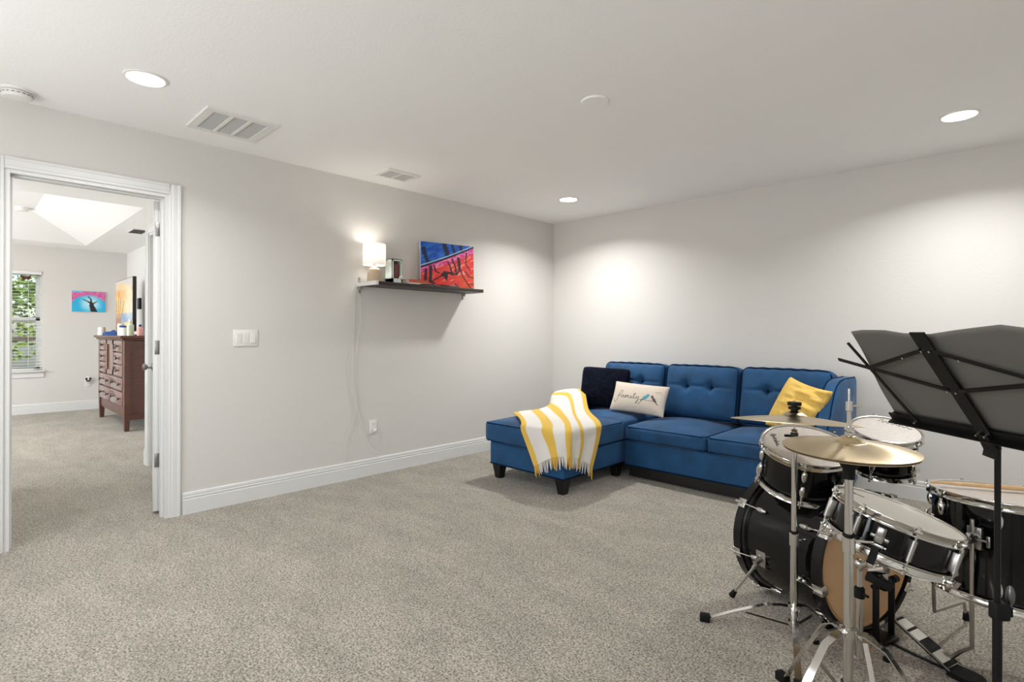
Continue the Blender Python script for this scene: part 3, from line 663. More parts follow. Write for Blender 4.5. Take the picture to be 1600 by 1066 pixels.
# television
def scr(u, v):
    n1 = noise(u * 3 + v * 2, v * 9); c = mixc((255, 200, 100), (255, 238, 196), smooth01(.2, .85, u + .25 * (n1 - .5)))
    if v > .72: c = mixc(c, (214, 206, 206), smooth01(.75, .98, v + .2 * (n1 - .5)) * .9)
    if .55 < v < .85 and n1 > .5: c = mixc(c, (240, 168, 70), (n1 - .5) * 1.6)
    if v < .34: c = mixc((120, 160, 200), (226, 228, 226), n1) if u > .34 else (206, 170, 130)
    if v < .16 + .1 * u - .06: c = mixc((255, 220, 140), (214, 170, 110), n1)
    if u < .36 and v < .26: c = (176, 122, 78)
    for a, b_ in (((.14, 0), (.22, .80)), ((.20, 0), (.34, .66)), ((.28, .1), (.52, .58)), ((.05, 0), (.06, .62))):
        dd, tt = seg_d((u, v), a, b_)
        if dd < lerp(.022, .008, tt) * (1.5 if tt > .8 else 1): c = (150, 96, 60)
    return c
TA, TB = V((-5.42, -3.19, DH + .075)), V((-4.28, -3.21, DH + .075)); ux = (TB - TA); tw = ux.length; ux.normalize(); n = ux.cross(V((0, 0, 1)))
t = thing('television', 'flat television with a beach sunset on the dresser', 'television', ((TA.x + TB.x) / 2, -3.13, DH + .012))
th = .685
B().obox(TA + ux * tw / 2 + V((0, 0, th / 2)) - n * .022, ux, n, (0, 0, 1), tw + .02, .04, th + .02, .006).obox(TA + ux * tw / 2 + V((0, 0, th * .42)) - n * .05, ux, n, (0, 0, 1), tw * .7, .05, th * .55, .015).obj('case', 'black_plastic', t)
B().grid(90, 60, lambda u, v: TA + ux * (u * tw) + V((0, 0, v * th)) + n * .0006, scr).obj('screen', 'screen', t, smooth=False, fix=False)
b = B(); c = TA + ux * tw / 2
b.obox(V((c.x, c.y + .03, DH + .018)), ux, n, (0, 0, 1), .5, .2, .012, .004).obox(V((c.x, c.y + .035, DH + .06)), ux, n, (0, 0, 1), .12, .03, .09, .004); b.obj('stand', 'black_plastic', t)
def jar(name, label, cat, x, y, prof, m, lid=None, group='jars and bottles on the dresser'):
    t = thing(name, label, cat, (x, y, DH + .012), group); B().lathe(prof, (x, y, DH + .012), (0, 0, 1), 20).obj('body', m, t)
    if lid: B().lathe(lid[0], (x, y, DH + .012), (0, 0, 1), 20).obj('lid', lid[1], t)
cyl = lambda r_, h: [(0, 0), (r_, 0), (r_, h), (0, h)]
jar('candle_jar', 'white candle jar at the far dresser end', 'candle', -5.36, -3.36, cyl(.045, .10), 'plastic_white', ([(.02, .10), (.04, .10), (.04, .112), (0, .114)], 'card_cream'))
jar('cream_jar', 'pale jar below the television corner', 'jar', -4.22, -3.34, cyl(.038, .135), 'card_cream', ([(0, .135), (.035, .135), (.035, .15), (0, .15)], 'plastic_white'))
jar('printed_mug', 'white mug with navy rim on the dresser', 'mug', -4.06, -3.33, [(0, 0), (.05, 0), (.055, .12), (.05, .12), (.046, .01), (0, .01)], 'plastic_white', ([(.0555, .10), (.057, .10), (.057, .122), (.0555, .122)], 'blue_cloth'))
jar('lotion_bottle', 'tall clear green bottle on the dresser', 'bottle', -3.92, -3.30, [(0, 0), (.038, 0), (.038, .13), (.015, .15), (.015, .17), (0, .17)], 'glass_green', ([(0, .17), (.018, .17), (.018, .20), (0, .20)], 'plastic_white'))
jar('pink_bottle', 'small pink bottle at the near dresser end', 'bottle', -3.82, -3.22, [(0, 0), (.034, 0), (.034, .09), (.012, .11), (0, .115)], 'pink_plastic', ([(0, .112), (.014, .112), (.014, .135), (0, .135)], 'blue_cloth'))
b = B()
def cap_s(u, v):
    a = 2 * pi * u; f = v; r_ = (1 - f) ** .6
    return V((-4.86 + .30 * r_ * cos(a) * (1 + .2 * sin(3 * a + f * 3)), -3.335 + .085 * r_ * sin(a), DH + .0125 + (.022 + .03 * noise(u * 9, f * 3)) * min(1, f * 5) + .03 * exp(-((f - .8) / .2) ** 2) * (1 + sin(a)) * .5))
b.grid(36, 12, cap_s); tag(b.obj('folded_cloth', 'blue_cloth', sharp=70), 'crumpled dark blue cloth on the dresser', 'cloth')
tag(B().box((-5.62, BYR - .03, 1.525), (-5.48, BYR, 1.69), .008).obj('wall_holder', 'black_plastic'), 'black box fixed to the bedroom wall beyond the television', 'wall box')
t = thing('wall_outlet', 'bedroom wall outlet with a black and white plug', 'outlet', (BX, -3.365, .40))
B().box((BX, -3.40, .345), (BX + .006, -3.33, .46), .003).obj('plate', 'plastic_white', t)
b = B(); b.ball((BX + .03, -3.365, .455), .03, .04, .05); b.obj('air_freshener', 'plastic_white', t); b = B()
for dy in (-.022, .022): b.ball((BX + .052, -3.365 + dy, .47), .012, .016, .022)
b.ball((BX + .055, -3.365, .44), .01, .03, .012); b.obj('freshener_eyes', 'black_plastic', t)
t = thing('ceiling_register', 'dark slotted register in the bedroom ceiling', 'vent', (-4.05, -3.2, H))
B().box((-4.22, -3.29, H - .006), (-3.86, -3.12, H), .002).obj('register_frame', 'plastic_white', t); b = B()
for i in range(6): x = -4.19 + i * .055; b.box((x, -3.275, H - .0085), (x + .034, -3.135, H - .0058))
b.obj('slots', 'vent_dark', t, smooth=False)
t = thing('smoke_detector', 'round white detector on the bedroom tray ceiling', 'smoke detector', (-5.12, -4.2, H + rz))
B().lathe([(0, 0), (.07, 0), (.07, -.02), (.055, -.045), (0, -.048)], (-5.12, -4.2, H + rz), (0, 0, 1), 32).obj('body', 'plastic_white', t)

# ================================================================== SOFA
def rbox(b, c, half, r_, n=14, crown=(0, 0, 0), mx=None, fn=None):
    t = bmesh.new(); bmesh.ops.create_cube(t, size=2); bmesh.ops.subdivide_edges(t, edges=list(t.edges), cuts=n, use_grid_fill=True)
    for v in t.verts:
        p = V((v.co.x * half[0], v.co.y * half[1], v.co.z * half[2])); inn = V([max(-half[i] + r_, min(half[i] - r_, p[i])) for i in range(3)]); d_ = p - inn
        if d_.length > 1e-9: p = inn + d_.normalized() * min(r_, d_.length if d_.length < r_ else r_)
        q = [v.co.x, v.co.y, v.co.z]
        for ax in range(3):
            if crown[ax]:
                o1, o2 = [i for i in range(3) if i != ax]; p[ax] += (q[ax]) * crown[ax] * (1 - q[o1] ** 2) * (1 - q[o2] ** 2)
        if fn: p = fn(p, q)
        v.co = p
    m_ = (Matrix.Translation(V(c)) @ mx) if mx else Matrix.Translation(V(c)); b.join(t, m_); return b
def piping_rect(b, pts, r_=.005): b.tube(pts, r_, 6, closed=True)
def rrect(x0, x1, y0, y1, z, r_, crown=0, n=6):
    P_ = []
    for cx_, cy_, a0 in ((x1 - r_, y1 - r_, 0), (x0 + r_, y1 - r_, 90), (x0 + r_, y0 + r_, 180), (x1 - r_, y0 + r_, 270)):
        for i in range(n + 1): a = R(a0 + 90 * i / n); P_.append(V((cx_ + r_ * cos(a), cy_ + r_ * sin(a), z)))
    return P_
S = thing('sectional_sofa', 'blue velvet sectional sofa with a chaise', 'sofa', (1.95, -.7, 0))
B().box((.76, -1.725, .12), (1.53, -.12, .302), .014, 3).obj('chaise_base', 'sofa_blue', S)
B().box((1.533, -.925, .10), (3.03, -.10, .308), .014, 3).obj('seat_base', 'sofa_blue', S)
b = B(); b.tube([(1.54, -.923, .104), (3.02, -.923, .104)], .006, 6); b.tube([(.765, -1.723, .124), (1.525, -1.723, .124), (1.528, -1.72, .124), (1.528, -.93, .124)], .006, 6); b.obj('base_piping', 'sofa_piping', S)
B().box((.80, -.20, .12), (2.985, -.055, .80), .04, 3).obj('back_frame', 'sofa_blue', S)
ap = [(-.06, .10), (-.06, .845), (-.075, .868), (-.10, .874), (-.28, .872), (-.36, .858), (-.44, .82), (-.54, .745), (-.64, .67), (-.74, .615), (-.84, .588), (-.905, .575), (-.935, .55), (-.94, .50), (-.94, .10)]
ap = [(-.19, .10), (-.19, .845), (-.205, .866), (-.23, .872), (-.52, .872), (-.64, .862), (-.72, .83), (-.78, .78), (-.83, .715), (-.87, .655), (-.905, .61), (-.935, .565), (-.945, .51), (-.945, .10)]
ap2 = [(-.19, .30), (-.19, .61), (-.215, .635), (-.5, .632), (-.78, .622), (-.87, .612), (-.92, .585), (-.94, .54), (-.94, .30)]
def arm(x0, x1, prof):
    b = B(); pp = prof; b.prism(pp, x0, x1, (0, 0, 0), V((0, 1, 0)), V((0, 0, 1)), V((1, 0, 0)))
    bmesh.ops.bevel(b.bm, geom=[e_ for e_ in b.bm.edges if abs(e_.verts[0].co.x - e_.verts[1].co.x) < 1e-5], offset=.022, segments=3, affect='EDGES', profile=.5)
    o = b.obj('armrest', 'sofa_blue', S)
    pb = B()
    for x in (x0 + .012, x1 - .012): pb.tube([(x, p[0], p[1]) for p in pp[1:-1]], .004, 6)
    pb.obj('piping', 'sofa_piping', o)
arm(2.945, 3.04, ap); arm(.765, .945, ap2)
B().box((1.56, -.895, .012), (2.98, -.12, .1005)).obj('under_shade_block', 'leg_black', S, smooth=False)  # black block added to deepen the shadow under the seat base
def seat(x0, x1, y0, y1, z0, z1, cr):
    b = rbox(B(), ((x0 + x1) / 2, (y0 + y1) / 2, (z0 + z1) / 2), ((x1 - x0) / 2, (y1 - y0) / 2, (z1 - z0) / 2), .03, 14, (.006, .012, cr))
    o = b.obj('seat_cushion', 'sofa_blue', S, sharp=80); pb = B(); piping_rect(pb, rrect(x0 + .008, x1 - .008, y0 + .004, y1 - .01, z1 - .014, .035)); piping_rect(pb, rrect(x0 + .008, x1 - .008, y0 + .006, y1 - .01, z0 + .014, .035)); pb.obj('piping', 'sofa_piping', o)
seat(.735, 1.55, -1.765, -.945, .302, .468, .035)
b = rbox(B(), ((.95 + 1.55) / 2, -.62, .385), (.30, .34, .085), .03, 12, (0, 0, .03)); b.obj('seat_cushion_rear', 'sofa_blue', S, sharp=80)
seat(1.558, 2.243, -.965, -.27, .31, .435, .045); seat(2.249, 2.95, -.965, -.27, .31, .435, .045)
def backc(x0, x1, zb, ztop, y, tilt, rot=0):
    hx, hz, hy = (x1 - x0) / 2, (ztop - zb) / 2, .10
    tx = (-.33, .33)
    def fn(p, q):
        if q[1] < 0:
            front = smooth01(0, -.8, q[1]) if False else 1
            f = max(0, -q[1])
            bul = .05 * (1 - q[0] ** 4) * (1 - q[2] ** 4); p.y -= bul * f
            for a in tx:
                d2 = ((q[0] - a) * hx) ** 2 + ((q[2] - .18) * hz) ** 2; p.y += f * .042 * exp(-d2 / .0016)
                p.y += f * .010 * exp(-((q[0] - a) * hx) ** 2 / .00012) * (1 - abs(q[2]))
            p.y += f * .012 * exp(-((q[2] - .18) * hz) ** 2 / .00016) * (1 - abs(q[0]) ** 3)
            p.z += f * .004 * sin(q[0] * 21) * max(0, q[2])
        return p
    mx = Matrix.Rotation(R(rot), 4, 'Z') @ Matrix.Rotation(R(-tilt), 4, 'X')
    b = rbox(B(), ((x0 + x1) / 2, y, (zb + ztop) / 2), (hx, hy, hz), .045, 44, (0, 0, .012), mx, fn)
    o = b.obj('back_cushion', 'sofa_blue', S, sharp=80)
    pb = B(); P_ = rrect(-hx + .01, hx - .01, -hz + .01, hz - .008, 0, .05); C_ = V(((x0 + x1) / 2, y, (zb + ztop) / 2))
    pb.tube([C_ + mx @ V((p.x, -hy + .012 - .0 * p.y, p.y + .008 * (1 - (p.x / hx) ** 2) * (1 if p.y > 0 else 0))) for p in P_], .0045, 6, closed=True); pb.obj('piping', 'sofa_piping', o)
    bb = B()
    for a in tx: bb.ball(C_ + mx @ V((a * hx, -hy - .006, .18 * hz)), .011, .006, .011)
    bb.obj('tuft_buttons', 'sofa_piping', o)
backc(.965, 1.612, .475, .902, -.315, 11, 0); backc(1.622, 2.262, .452, .905, -.325, 11, 0); backc(2.272, 2.928, .452, .908, -.32, 11, 0)
def sleg(x, y, h): B().hexa([(x - .026, y - .026, 0), (x + .026, y - .026, 0), (x + .026, y + .026, 0), (x - .026, y + .026, 0), (x - .043, y - .043, h), (x + .043, y - .043, h), (x + .043, y + .043, h), (x - .043, y + .043, h)]).obj('leg', 'leg_black', S, smooth=False)
for x, y, h in ((1.475, -1.665, .121), (.815, -1.665, .121), (1.462, -.945, .121), (.85, -.16, .121), (2.97, -.87, .101), (2.97, -.15, .101), (2.2, -.15, .101)): sleg(x, y, h)
# pillows
def pillow(name, label, c, w_, h_, th_, rz_, tilt, roll, m, colf=None, n=40, pinch=.07, wr=0, rnd_=0):
    mx = Matrix.Translation(V(c)) @ Matrix.Rotation(R(rz_), 4, 'Z') @ Matrix.Rotation(R(-tilt), 4, 'X') @ Matrix.Rotation(R(roll), 4, 'Y')
    b = B()
    def side(s):
        def f(u, v):
            x, y = 2 * u - 1, 2 * v - 1; X = x * (1 - pinch * (1 - y * y)) * (1 - rnd_ * y ** 8) * w_ / 2; Z_ = y * (1 - pinch * (1 - x * x)) * (1 - rnd_ * x ** 8) * h_ / 2
            tk = th_ / 2 * ((1 - x ** 2) ** .5 * (1 - y ** 2) ** .5) ** .75 if abs(x) < 1 and abs(y) < 1 else 0
            if wr and tk > 0: tk *= 1 + wr * (noise(u * 3 + 11, v * 16) - .5) * (1 if s < 0 else 0) * smooth01(.1, .9, u)
            return mx @ V((X, s * tk, Z_))
        return f
    b.grid(n, n, side(-1), colf if colf else None); b.grid(n, n, side(1), (lambda u, v: (216, 203, 188)) if colf else None)
    cols = b.cols
    bmesh.ops.remove_doubles(b.bm, verts=[v for v in b.bm.verts if len(v.link_faces) < 4 or v.is_boundary], dist=1e-5)
    return tag(b.obj(name, m, sharp=80), label, 'pillow', None)
pillow('throw_pillow', 'furry navy square pillow on the chaise', (1.115, -.60, .685), .455, .375, .18, 20, 14, 2, 'navy_fur', None, 36, .015, 0, .055)
FAM = [  # hand-written word, x 0..1, y 0..1 on the pillow front
 [(.04, .34), (.045, .24), (.08, .20), (.105, .28), (.125, .46), (.145, .64), (.18, .74), (.205, .70), (.195, .60), (.15, .50), (.11, .46)], [(.15, .47), (.19, .46)],
 [(.245, .50), (.215, .53), (.19, .46), (.205, .40), (.235, .46), (.245, .52), (.245, .42), (.27, .41)],
 [(.27, .41), (.285, .52), (.29, .41), (.30, .50), (.325, .53), (.33, .41), (.34, .50), (.365, .52), (.372, .41), (.40, .42)],
 [(.40, .42), (.415, .52), (.415, .42), (.44, .42)], [(.419, .585), (.423, .59)], [(.44, .42), (.48, .58), (.485, .66), (.465, .62), (.462, .44), (.485, .40), (.51, .44)],
 [(.51, .44), (.52, .52), (.525, .42), (.555, .44), (.565, .53), (.56, .34), (.535, .22), (.52, .25), (.55, .35), (.60, .40)], [(.60, .40), (.64, .42), (.72, .40), (.80, .41), (.88, .40)], [(.58, .22), (.64, .36)]]
def famc(u, v):
    c = (216, 203, 188); x, y = u, v
    x = (u - .03) / .93
    y2 = .46 + (y - .46) / .8
    d_ = min(poly_d((x, y2 * .62), [(p[0], p[1] * .62) for p in s_]) for s_ in FAM)
    if d_ < .0055: return (84, 78, 74)
    def ell(cx_, cy_, a, b_, th_):
        dx, dy = (x - cx_), (y - cy_) * .62; ca, sa = cos(th_), sin(th_); return ((dx * ca + dy * sa) / a) ** 2 + ((-dx * sa + dy * ca) / b_) ** 2 < 1
    if ell(.70, .51, .075, .036, .75) or ell(.74, .59, .032, .030, 0): return (88, 158, 172)
    if ell(.645, .42, .035, .012, .75): return (96, 110, 116)
    if ell(.87, .47, .070, .027, -.85) or ell(.825, .57, .026, .024, 0) or ell(.925, .36, .04, .010, -.8): return (98, 92, 88)
    if seg_d((x, y), (.86, .73), (.96, .76))[0] < .006 or seg_d((x, y), (.87, .70), (.97, .69))[0] < .005: return (140, 130, 122)
    return c
pillow('throw_pillow', 'cream lumbar pillow lettered family with two birds', (1.517, -.672, .622), .51, .265, .13, 4, 23, 2.5, 'cream_linen', famc, 170, .05)
pillow('throw_pillow', 'yellow square pillow against the sofa arm', (2.80, -.755, .668), .405, .39, .17, -32, 24, 10, 'yellow_fabric', None, 50, .08, .9)
# throw blanket
KEY = [[(.752, -1.442, .497), (1.022, -1.654, .503), (1.14, -1.755, .492), (1.172, -1.792, .45), (1.25, -1.792, .302), (1.313, -1.80, .193)],
       [(.752, -1.20, .497), (1.164, -1.565, .510), (1.36, -1.75, .494), (1.396, -1.793, .455), (1.45, -1.795, .365), (1.484, -1.803, .285)],
       [(.756, -.985, .515), (1.009, -1.193, .513), (1.372, -1.518, .511), (1.545, -1.70, .492), (1.583, -1.745, .40), (1.592, -1.742, .30)],
       [(.752, -.90, .628), (.93, -.885, .628), (1.226, -1.188, .512), (1.548, -1.53, .490), (1.58, -1.555, .383), (1.586, -1.60, .257)],
       [(.772, -.66, .645), (.935, -.68, .645), (1.187, -.945, .516), (1.548, -1.295, .488), (1.58, -1.335, .40), (1.586, -1.44, .17)]]
def bpt(u, v):
    cols_ = [catmull([V(p) for p in k_], v) for k_ in KEY]; p = catmull(cols_, u)
    fold = .006 * sin(u * 34 + v * 3) * smooth01(.55, 1, v); p.z += .004 + .003 * sin(u * 15 + v * 9) * (1 - v)
    if v > .55: p.x += fold * (1 if u > .45 else 0); p.y -= fold * (1 if u < .5 else 0)
    return p
YEL, WHT = (224, 184, 82), (226, 221, 214)
BANDS = [(0, .075), (.235, .345), (.475, .56), (.695, .755), (.905, 1.0)]
def bcol(u, v):
    for a, c in BANDS:
        if a <= u <= c: return YEL
    return WHT
tb = thing('throw_blanket', 'yellow and white striped throw draped on the chaise', 'blanket', (1.25, -1.4, .2))
B().grid(160, 70, bpt, bcol).obj('cloth', 'throw_knit', tb, sharp=180, solid=.005)
b = B(); b.cols = {}; rnd = random.Random(3)
for i in range(64):
    u = (i + .5) / 64; p = bpt(u, 1); q = bpt(u, .93); d_ = (p - q).normalized(); L_ = .075 + rnd.uniform(-.015, .02); s_ = V((rnd.uniform(-.25, .25), rnd.uniform(-.25, .25), 0)); dd_ = (d_ * .5 + V((0, 0, -.8)) + s_ * .4).normalized()
    st = len(b.bm.verts); pts = [p - d_ * .01, p + d_ * .004, p + dd_ * L_ * .5, p + dd_ * L_ + s_ * .01]; b.tube(pts, [.003, .0042, .0036, .0022], 6); b.bm.verts.ensure_lookup_table(); c = bcol(u, 1)
    for v in b.bm.verts[st:]: b.cols[v] = mixc(c, (180, 140, 50), .15) if c == YEL else c
b.obj('fringe', 'throw_knit', tb)

# ================================================================== DRUM KIT
def toward_cam(c, n):
    d_ = V((CAM.x - c.x, CAM.y - c.y, 0)); n = V(n).normalized(); e1 = (d_ - n * d_.dot(n)).normalized(); return n, e1, n.cross(e1)
def drum(name, label, cat, c, n, Rh, dep, nl, ph, lug='tulip', headm='head_clear', bothrows=True, group='drums of the kit'):
    c = V(c); n, e1, e2 = toward_cam(c, n); bot = c - n * dep; Rs = Rh - .014
    t = thing(name, label, cat, (bot.x, bot.y, bot.z), group)
    at = lambda r_, a, z: c + (e1 * cos(a) + e2 * sin(a)) * r_ + n * z
    B().lathe([(Rs, -.008), (Rs, -dep + .008), (Rs - .008, -dep + .008), (Rs - .008, -.008)], c, n, 72, closed=True).obj('shell', 'drum_black', t)
    hp = lambda s, z0: [(Rh - .004, z0), (Rh, z0 - s * .0015), (Rh - .003, z0 - s * .004), (Rh - .005, z0 - s * .018), (Rh - .001, z0 - s * .021), (Rh + .003, z0 - s * .024), (Rh + .003, z0 - s * .027), (Rh - .009, z0 - s * .025), (Rh - .009, z0 - s * .002)]
    B().lathe(hp(1, 0), c, n, 72, closed=True).obj('top_hoop', 'chrome', t, sharp=50)
    B().lathe(hp(-1, -dep), c, n, 72, closed=True).obj('bottom_hoop', 'chrome', t, sharp=50)
    B().lathe([(0, -.007), (Rh - .012, -.007), (Rh - .009, -.010), (Rh - .009, -.014), (0, -.014)], c, n, 72).obj('drum_head', headm, t)
    B().lathe([(0, -dep + .007), (Rh - .012, -dep + .007), (Rh - .012, -dep + .012), (0, -dep + .012)], c, n, 48).obj('resonant_head', headm, t)
    for i in range(nl):
        a = ph + 2 * pi * i / nl; rad = (at(1, a, 0) - at(0, a, 0)).normalized(); tan = n.cross(rad)
        def ear(z): 
            return B().obox(at(Rh + .006, a, z), rad, tan, n, .016, .014, .008, .002)
        if lug == 'tulip':
            for row, s, zz in ((0, 1, 0), (1, -1, -dep)):
                zc = zz - s * .062; b = B(); b.ball(at(Rs + .007, a, zc), .013, .0125, .026, rad, n); b.ball(at(Rs + .006, a, zc - s * .012), .010, .010, .016, rad, n); b.tube([at(Rs + .009, a, zc), at(Rs + .009, a, zc + s * .03)], .0065, 10)
                o = b.obj('lug', 'chrome', t); b = B(); b.tube([at(Rs + .010, a, zc + s * .025), at(Rh + .008, a, zz - s * .004)], .0026, 8); b.tube([at(Rh + .008, a, zz - s * .008), at(Rh + .008, a, zz + s * .004)], .005, 8); b.obox(at(Rh + .004, a, zz - s * .012), rad, tan, n, .016, .018, .008, .002); b.obj('tension_rod', 'chrome', o)
        else:
            zc = -dep / 2; b = B(); b.obox(at(Rs + .010, a, zc), rad, tan, n, .020, .016, dep * .44, .003); b.tube([at(Rs + .018, a, zc - dep * .23), at(Rs + .018, a, zc + dep * .23)], .0075, 12)
            o = b.obj('lug', 'chrome_soft', t); b = B(); b.tube([at(Rs + .018, a, -dep - .002), at(Rs + .018, a, .002)], .003, 8)
            for s, zz in ((1, 0), (-1, -dep)): b.tube([at(Rs + .018, a, zz - s * .008), at(Rs + .018, a, zz + s * .005)], .0055, 8); b.obox(at(Rh + .004, a, zz - s * .010), rad, tan, n, .016, .018, .009, .002)
            b.obj('tension_rod', 'chrome', o)
    return t, c, n, e1, e2, at, Rs
def marks(t, c, n, ux, uy, strokes_, sc_, wd=.0014, z=-.0063, m='head_ink'):
    b = B()
    for s_ in strokes_: b.tube([c + ux * p[0] * sc_ + uy * p[1] * sc_ + n * z for p in spline([(p[0], p[1], 0) for p in s_], 4 * len(s_))], wd, 5)
    return b.obj('head_mark', m, t)
SIG = [[(-.5, .0), (-.42, .2), (-.36, -.05), (-.3, .12), (-.22, .0), (-.15, .14), (-.08, .0), (.0, .12), (.06, .0)], [(.12, .18), (.1, 0), (.2, .1), (.26, .0), (.33, .12), (.4, 0), (.5, .05)]]
# bass drum
bc = V((3.505, -2.262, .279)); ang = R(-23.5); ba = V((cos(ang), sin(ang), 0)); bl_ = .43; RB = .279
BD = thing('bass_drum', 'black bass drum lying on its side on the carpet', 'drum', (3.30, -2.17, 0), 'drums of the kit')
bs = V((0, 0, 1)); bsd = ba.cross(bs)   # bsd points to the viewer's side? fixed below
if bsd.dot(CAM - bc) < 0: bsd = -bsd
bat = lambda r_, a, x: bc + ba * x + (bsd * cos(a) + bs * sin(a)) * r_
RSB = .257
B().lathe([(RSB, -.03), (RSB, -bl_ + .03)], bc, ba, 96).obj('shell', 'drum_black', BD)
B().lathe([(RSB - .009, -.012), (RSB - .009, -bl_ + .012)], bc, ba, 96).obj('shell_lining', 'kraft_wood', BD)
for x in (0, -bl_):
    s = 1 if x == 0 else -1
    B().lathe([(RB, x), (RB, x - s * .04), (RSB + .004, x - s * .04), (RSB + .004, x - s * .004), (RB - .012, x)], bc, ba, 96, closed=True).obj('hoop', 'hoop_black', BD)
    B().lathe([(RSB + .006, x - s * .040), (RSB + .010, x - s * .040), (RSB + .010, x - s * .046), (RSB + .001, x - s * .046)], bc, ba, 96, closed=True).obj('hoop_rim', 'chrome_soft', BD)
B().lathe([(0, -.016), (RSB + .003, -.016)], bc, ba, 96).obj('batter_head', 'head_tan', BD)
b = B(); hh_ = .135; tt_ = [math.acos(hh_ / .244) * (1 - 2 * i / 24) for i in range(25)]
b.prism([(.244 * sin(q), .244 * cos(q)) for q in tt_], -.0155, -.013, bc, bsd, bs, ba); b.obj('grey_segment', 'head_grey', BD)  # flat grey segment over the upper part of the batter head
B().lathe([(0, -bl_ + .014), (RSB + .003, -bl_ + .014), (RSB + .003, -bl_ + .017), (0, -bl_ + .017)], bc, ba, 96).obj('resonant_head', 'head_grey', BD)
for i in range(8):
    a = R(31 - 45 * i); rad = (bat(1, a, 0) - bat(0, a, 0)).normalized(); tan = ba.cross(rad)
    for x, s in ((0, 1), (-bl_, -1)):
        xl = x - s * .105; b = B(); b.ball(bat(RSB + .008, a, xl), .030, .012, .013, ba, rad); b.tube([bat(RSB, a, xl), bat(RSB + .016, a, xl)], .009, 10)
        o = b.obj('lug', 'chrome', BD); b = B(); b.tube([bat(RSB + .016, a, xl + s * .02), bat(RB + .012, a, x + s * .006)], .003, 8); b.obj('tension_rod', 'chrome', o)
        b = B(); b.obox(bat(RB + .003, a, x - s * .016), rad, tan, ba, .007, .040, .040, .003); b.obox(bat(RB - .010, a, x + s * .003), rad, tan, ba, .030, .040, .007, .003); b.tube([bat(RB + .010, a, x - s * .02), bat(RB + .010, a, x + s * .014)], .006, 10); b.obj('claw', 'chrome', BD)
for sgn in (1, -1):
    q = bat(RSB + .002, R(-13), -bl_ + .13) if sgn > 0 else bat(RSB + .002, R(180 + 13), -bl_ + .13)
    out = (q - bat(0, 0, -bl_ + .13)).normalized(); b = B(); b.obox(q, out, ba, bs, .006, .05, .07, .002); b.tube([q, q + out * .035 + V((0, 0, -.01))], .012, 12)
    f = V((3.003, -2.372, .016)) if sgn > 0 else q + out * .23 - ba * .1; f.z = .016
    o = b.obj('spur', 'chrome_soft', BD); b = B(); b.tube([q + V((0, 0, .012)), q + (f - q) * .25], .0085, 12); b.tube([q + (f - q) * .2, f], .006, 10); b.obj('spur_rod', 'chrome', o); B().tube([f + (q - f).normalized() * .03, f], [.010, .014], 10).obj('rubber_foot', 'rubber', o)
b = B(); pq = bc - ba * .20; b.tube([pq + V((0, 0, RSB - .002)), pq + V((0, 0, RSB + .03))], .028, 20); b.tube([pq + V((0, 0, RSB + .02)), pq + V((0, 0, RSB + .16))], .0125, 14); b.obj('tom_post', 'chrome', BD)
# toms
mt = drum('rack_tom', 'black rack tom under the ride cymbal', 'drum', (3.281, -2.282, .721), (.187, -.258, .948), .176, .196, 5, R(2))
hi = drum('rack_tom', 'black smaller rack tom nearest the yellow pillow', 'drum', (3.504, -1.937, .770), (.145, -.245, .959), .137, .195, 5, R(-14))
for (tt, c, n, e1, e2, at, Rs), q in ((mt, (.10, 1)), (hi, (.1, -1))):
    b = B(); g = pq + V((0, 0, RSB + .13)); w_ = at(Rs + .002, pi - .5 * q[1], -.10); b.tube([g, lerp(g, w_, .5) + V((0, 0, .02)), w_], .009, 10); b.obox(w_, (w_ - at(0, 0, -.1)).normalized(), n.cross((w_ - at(0, 0, -.1)).normalized()), n, .012, .05, .07, .003)
    b.obj('mounting_arm', 'chrome', tt)
tt, c, n, e1, e2, at, Rs = mt; rgt = e2 if e2.dot(V((cos(YAW), sin(YAW), 0))) > 0 else -e2
marks(tt, c - rgt * .125 + e1 * .01, n, (rgt * .3 + e1 * .95), (rgt * .95 - e1 * .3), SIG, .11)
tt, c, n, e1, e2, at, Rs = hi; rgt = e2 if e2.dot(V((cos(YAW), sin(YAW), 0))) > 0 else -e2
marks(tt, c + rgt * .03 - e1 * .068, n, (rgt * .95 + e1 * .3), (rgt * .3 - e1 * .95), SIG, .13, .0012)
# floor tom
ft = drum('floor_tom', 'large black floor tom behind the music stand', 'drum', (3.92, -2.262, .638), (.0, .075, .997), .234, .338, 8, R(-8))
tt, c, n, e1, e2, at, Rs = ft
def ft_leg(a, pts, foot):
    rad = (at(1, a, 0) - at(0, a, 0)).normalized(); b = B(); q = at(Rs + .018, a, -.12); b.obox(at(Rs + .004, a, -.13), rad, n.cross(rad), n, .010, .04, .07, .002); b.lathe([(0, -.012), (.017, -.012), (.019, 0), (.017, .012), (0, .012)], at(Rs + .02, a, -.13), rad, 8)
    ta = n.cross(rad); b.tube([at(Rs + .02, a, -.13), at(Rs + .02, a, -.13) + ta * .045], .004, 8); b.obox(at(Rs + .02, a, -.13) + ta * .045, rad, ta, n, .008, .010, .036, .003)
    o = b.obj('leg_bracket', 'chrome_soft', tt)
    b = B(); b.tube([q + n * .05] + [V(p) for p in pts], .0065, 10); lg = b.obj('leg', 'chrome_soft', tt); B().tube([V(pts[-1]) + V((0, 0, .018)), V(foot)], [.009, .012], 10).obj('rubber_foot', 'rubber', lg)
a0 = R(-24); q = at(Rs + .018, a0, -.12)
ft_leg(a0, [q - n * .1, V((q.x, q.y + .005, .20)), V((q.x, q.y + .012, .165)), V((q.x - .03, q.y + .06, .12)), V((q.x - .06, q.y + .12, .06)), V((3.69, -2.24, .02))], (3.69, -2.24, .002))
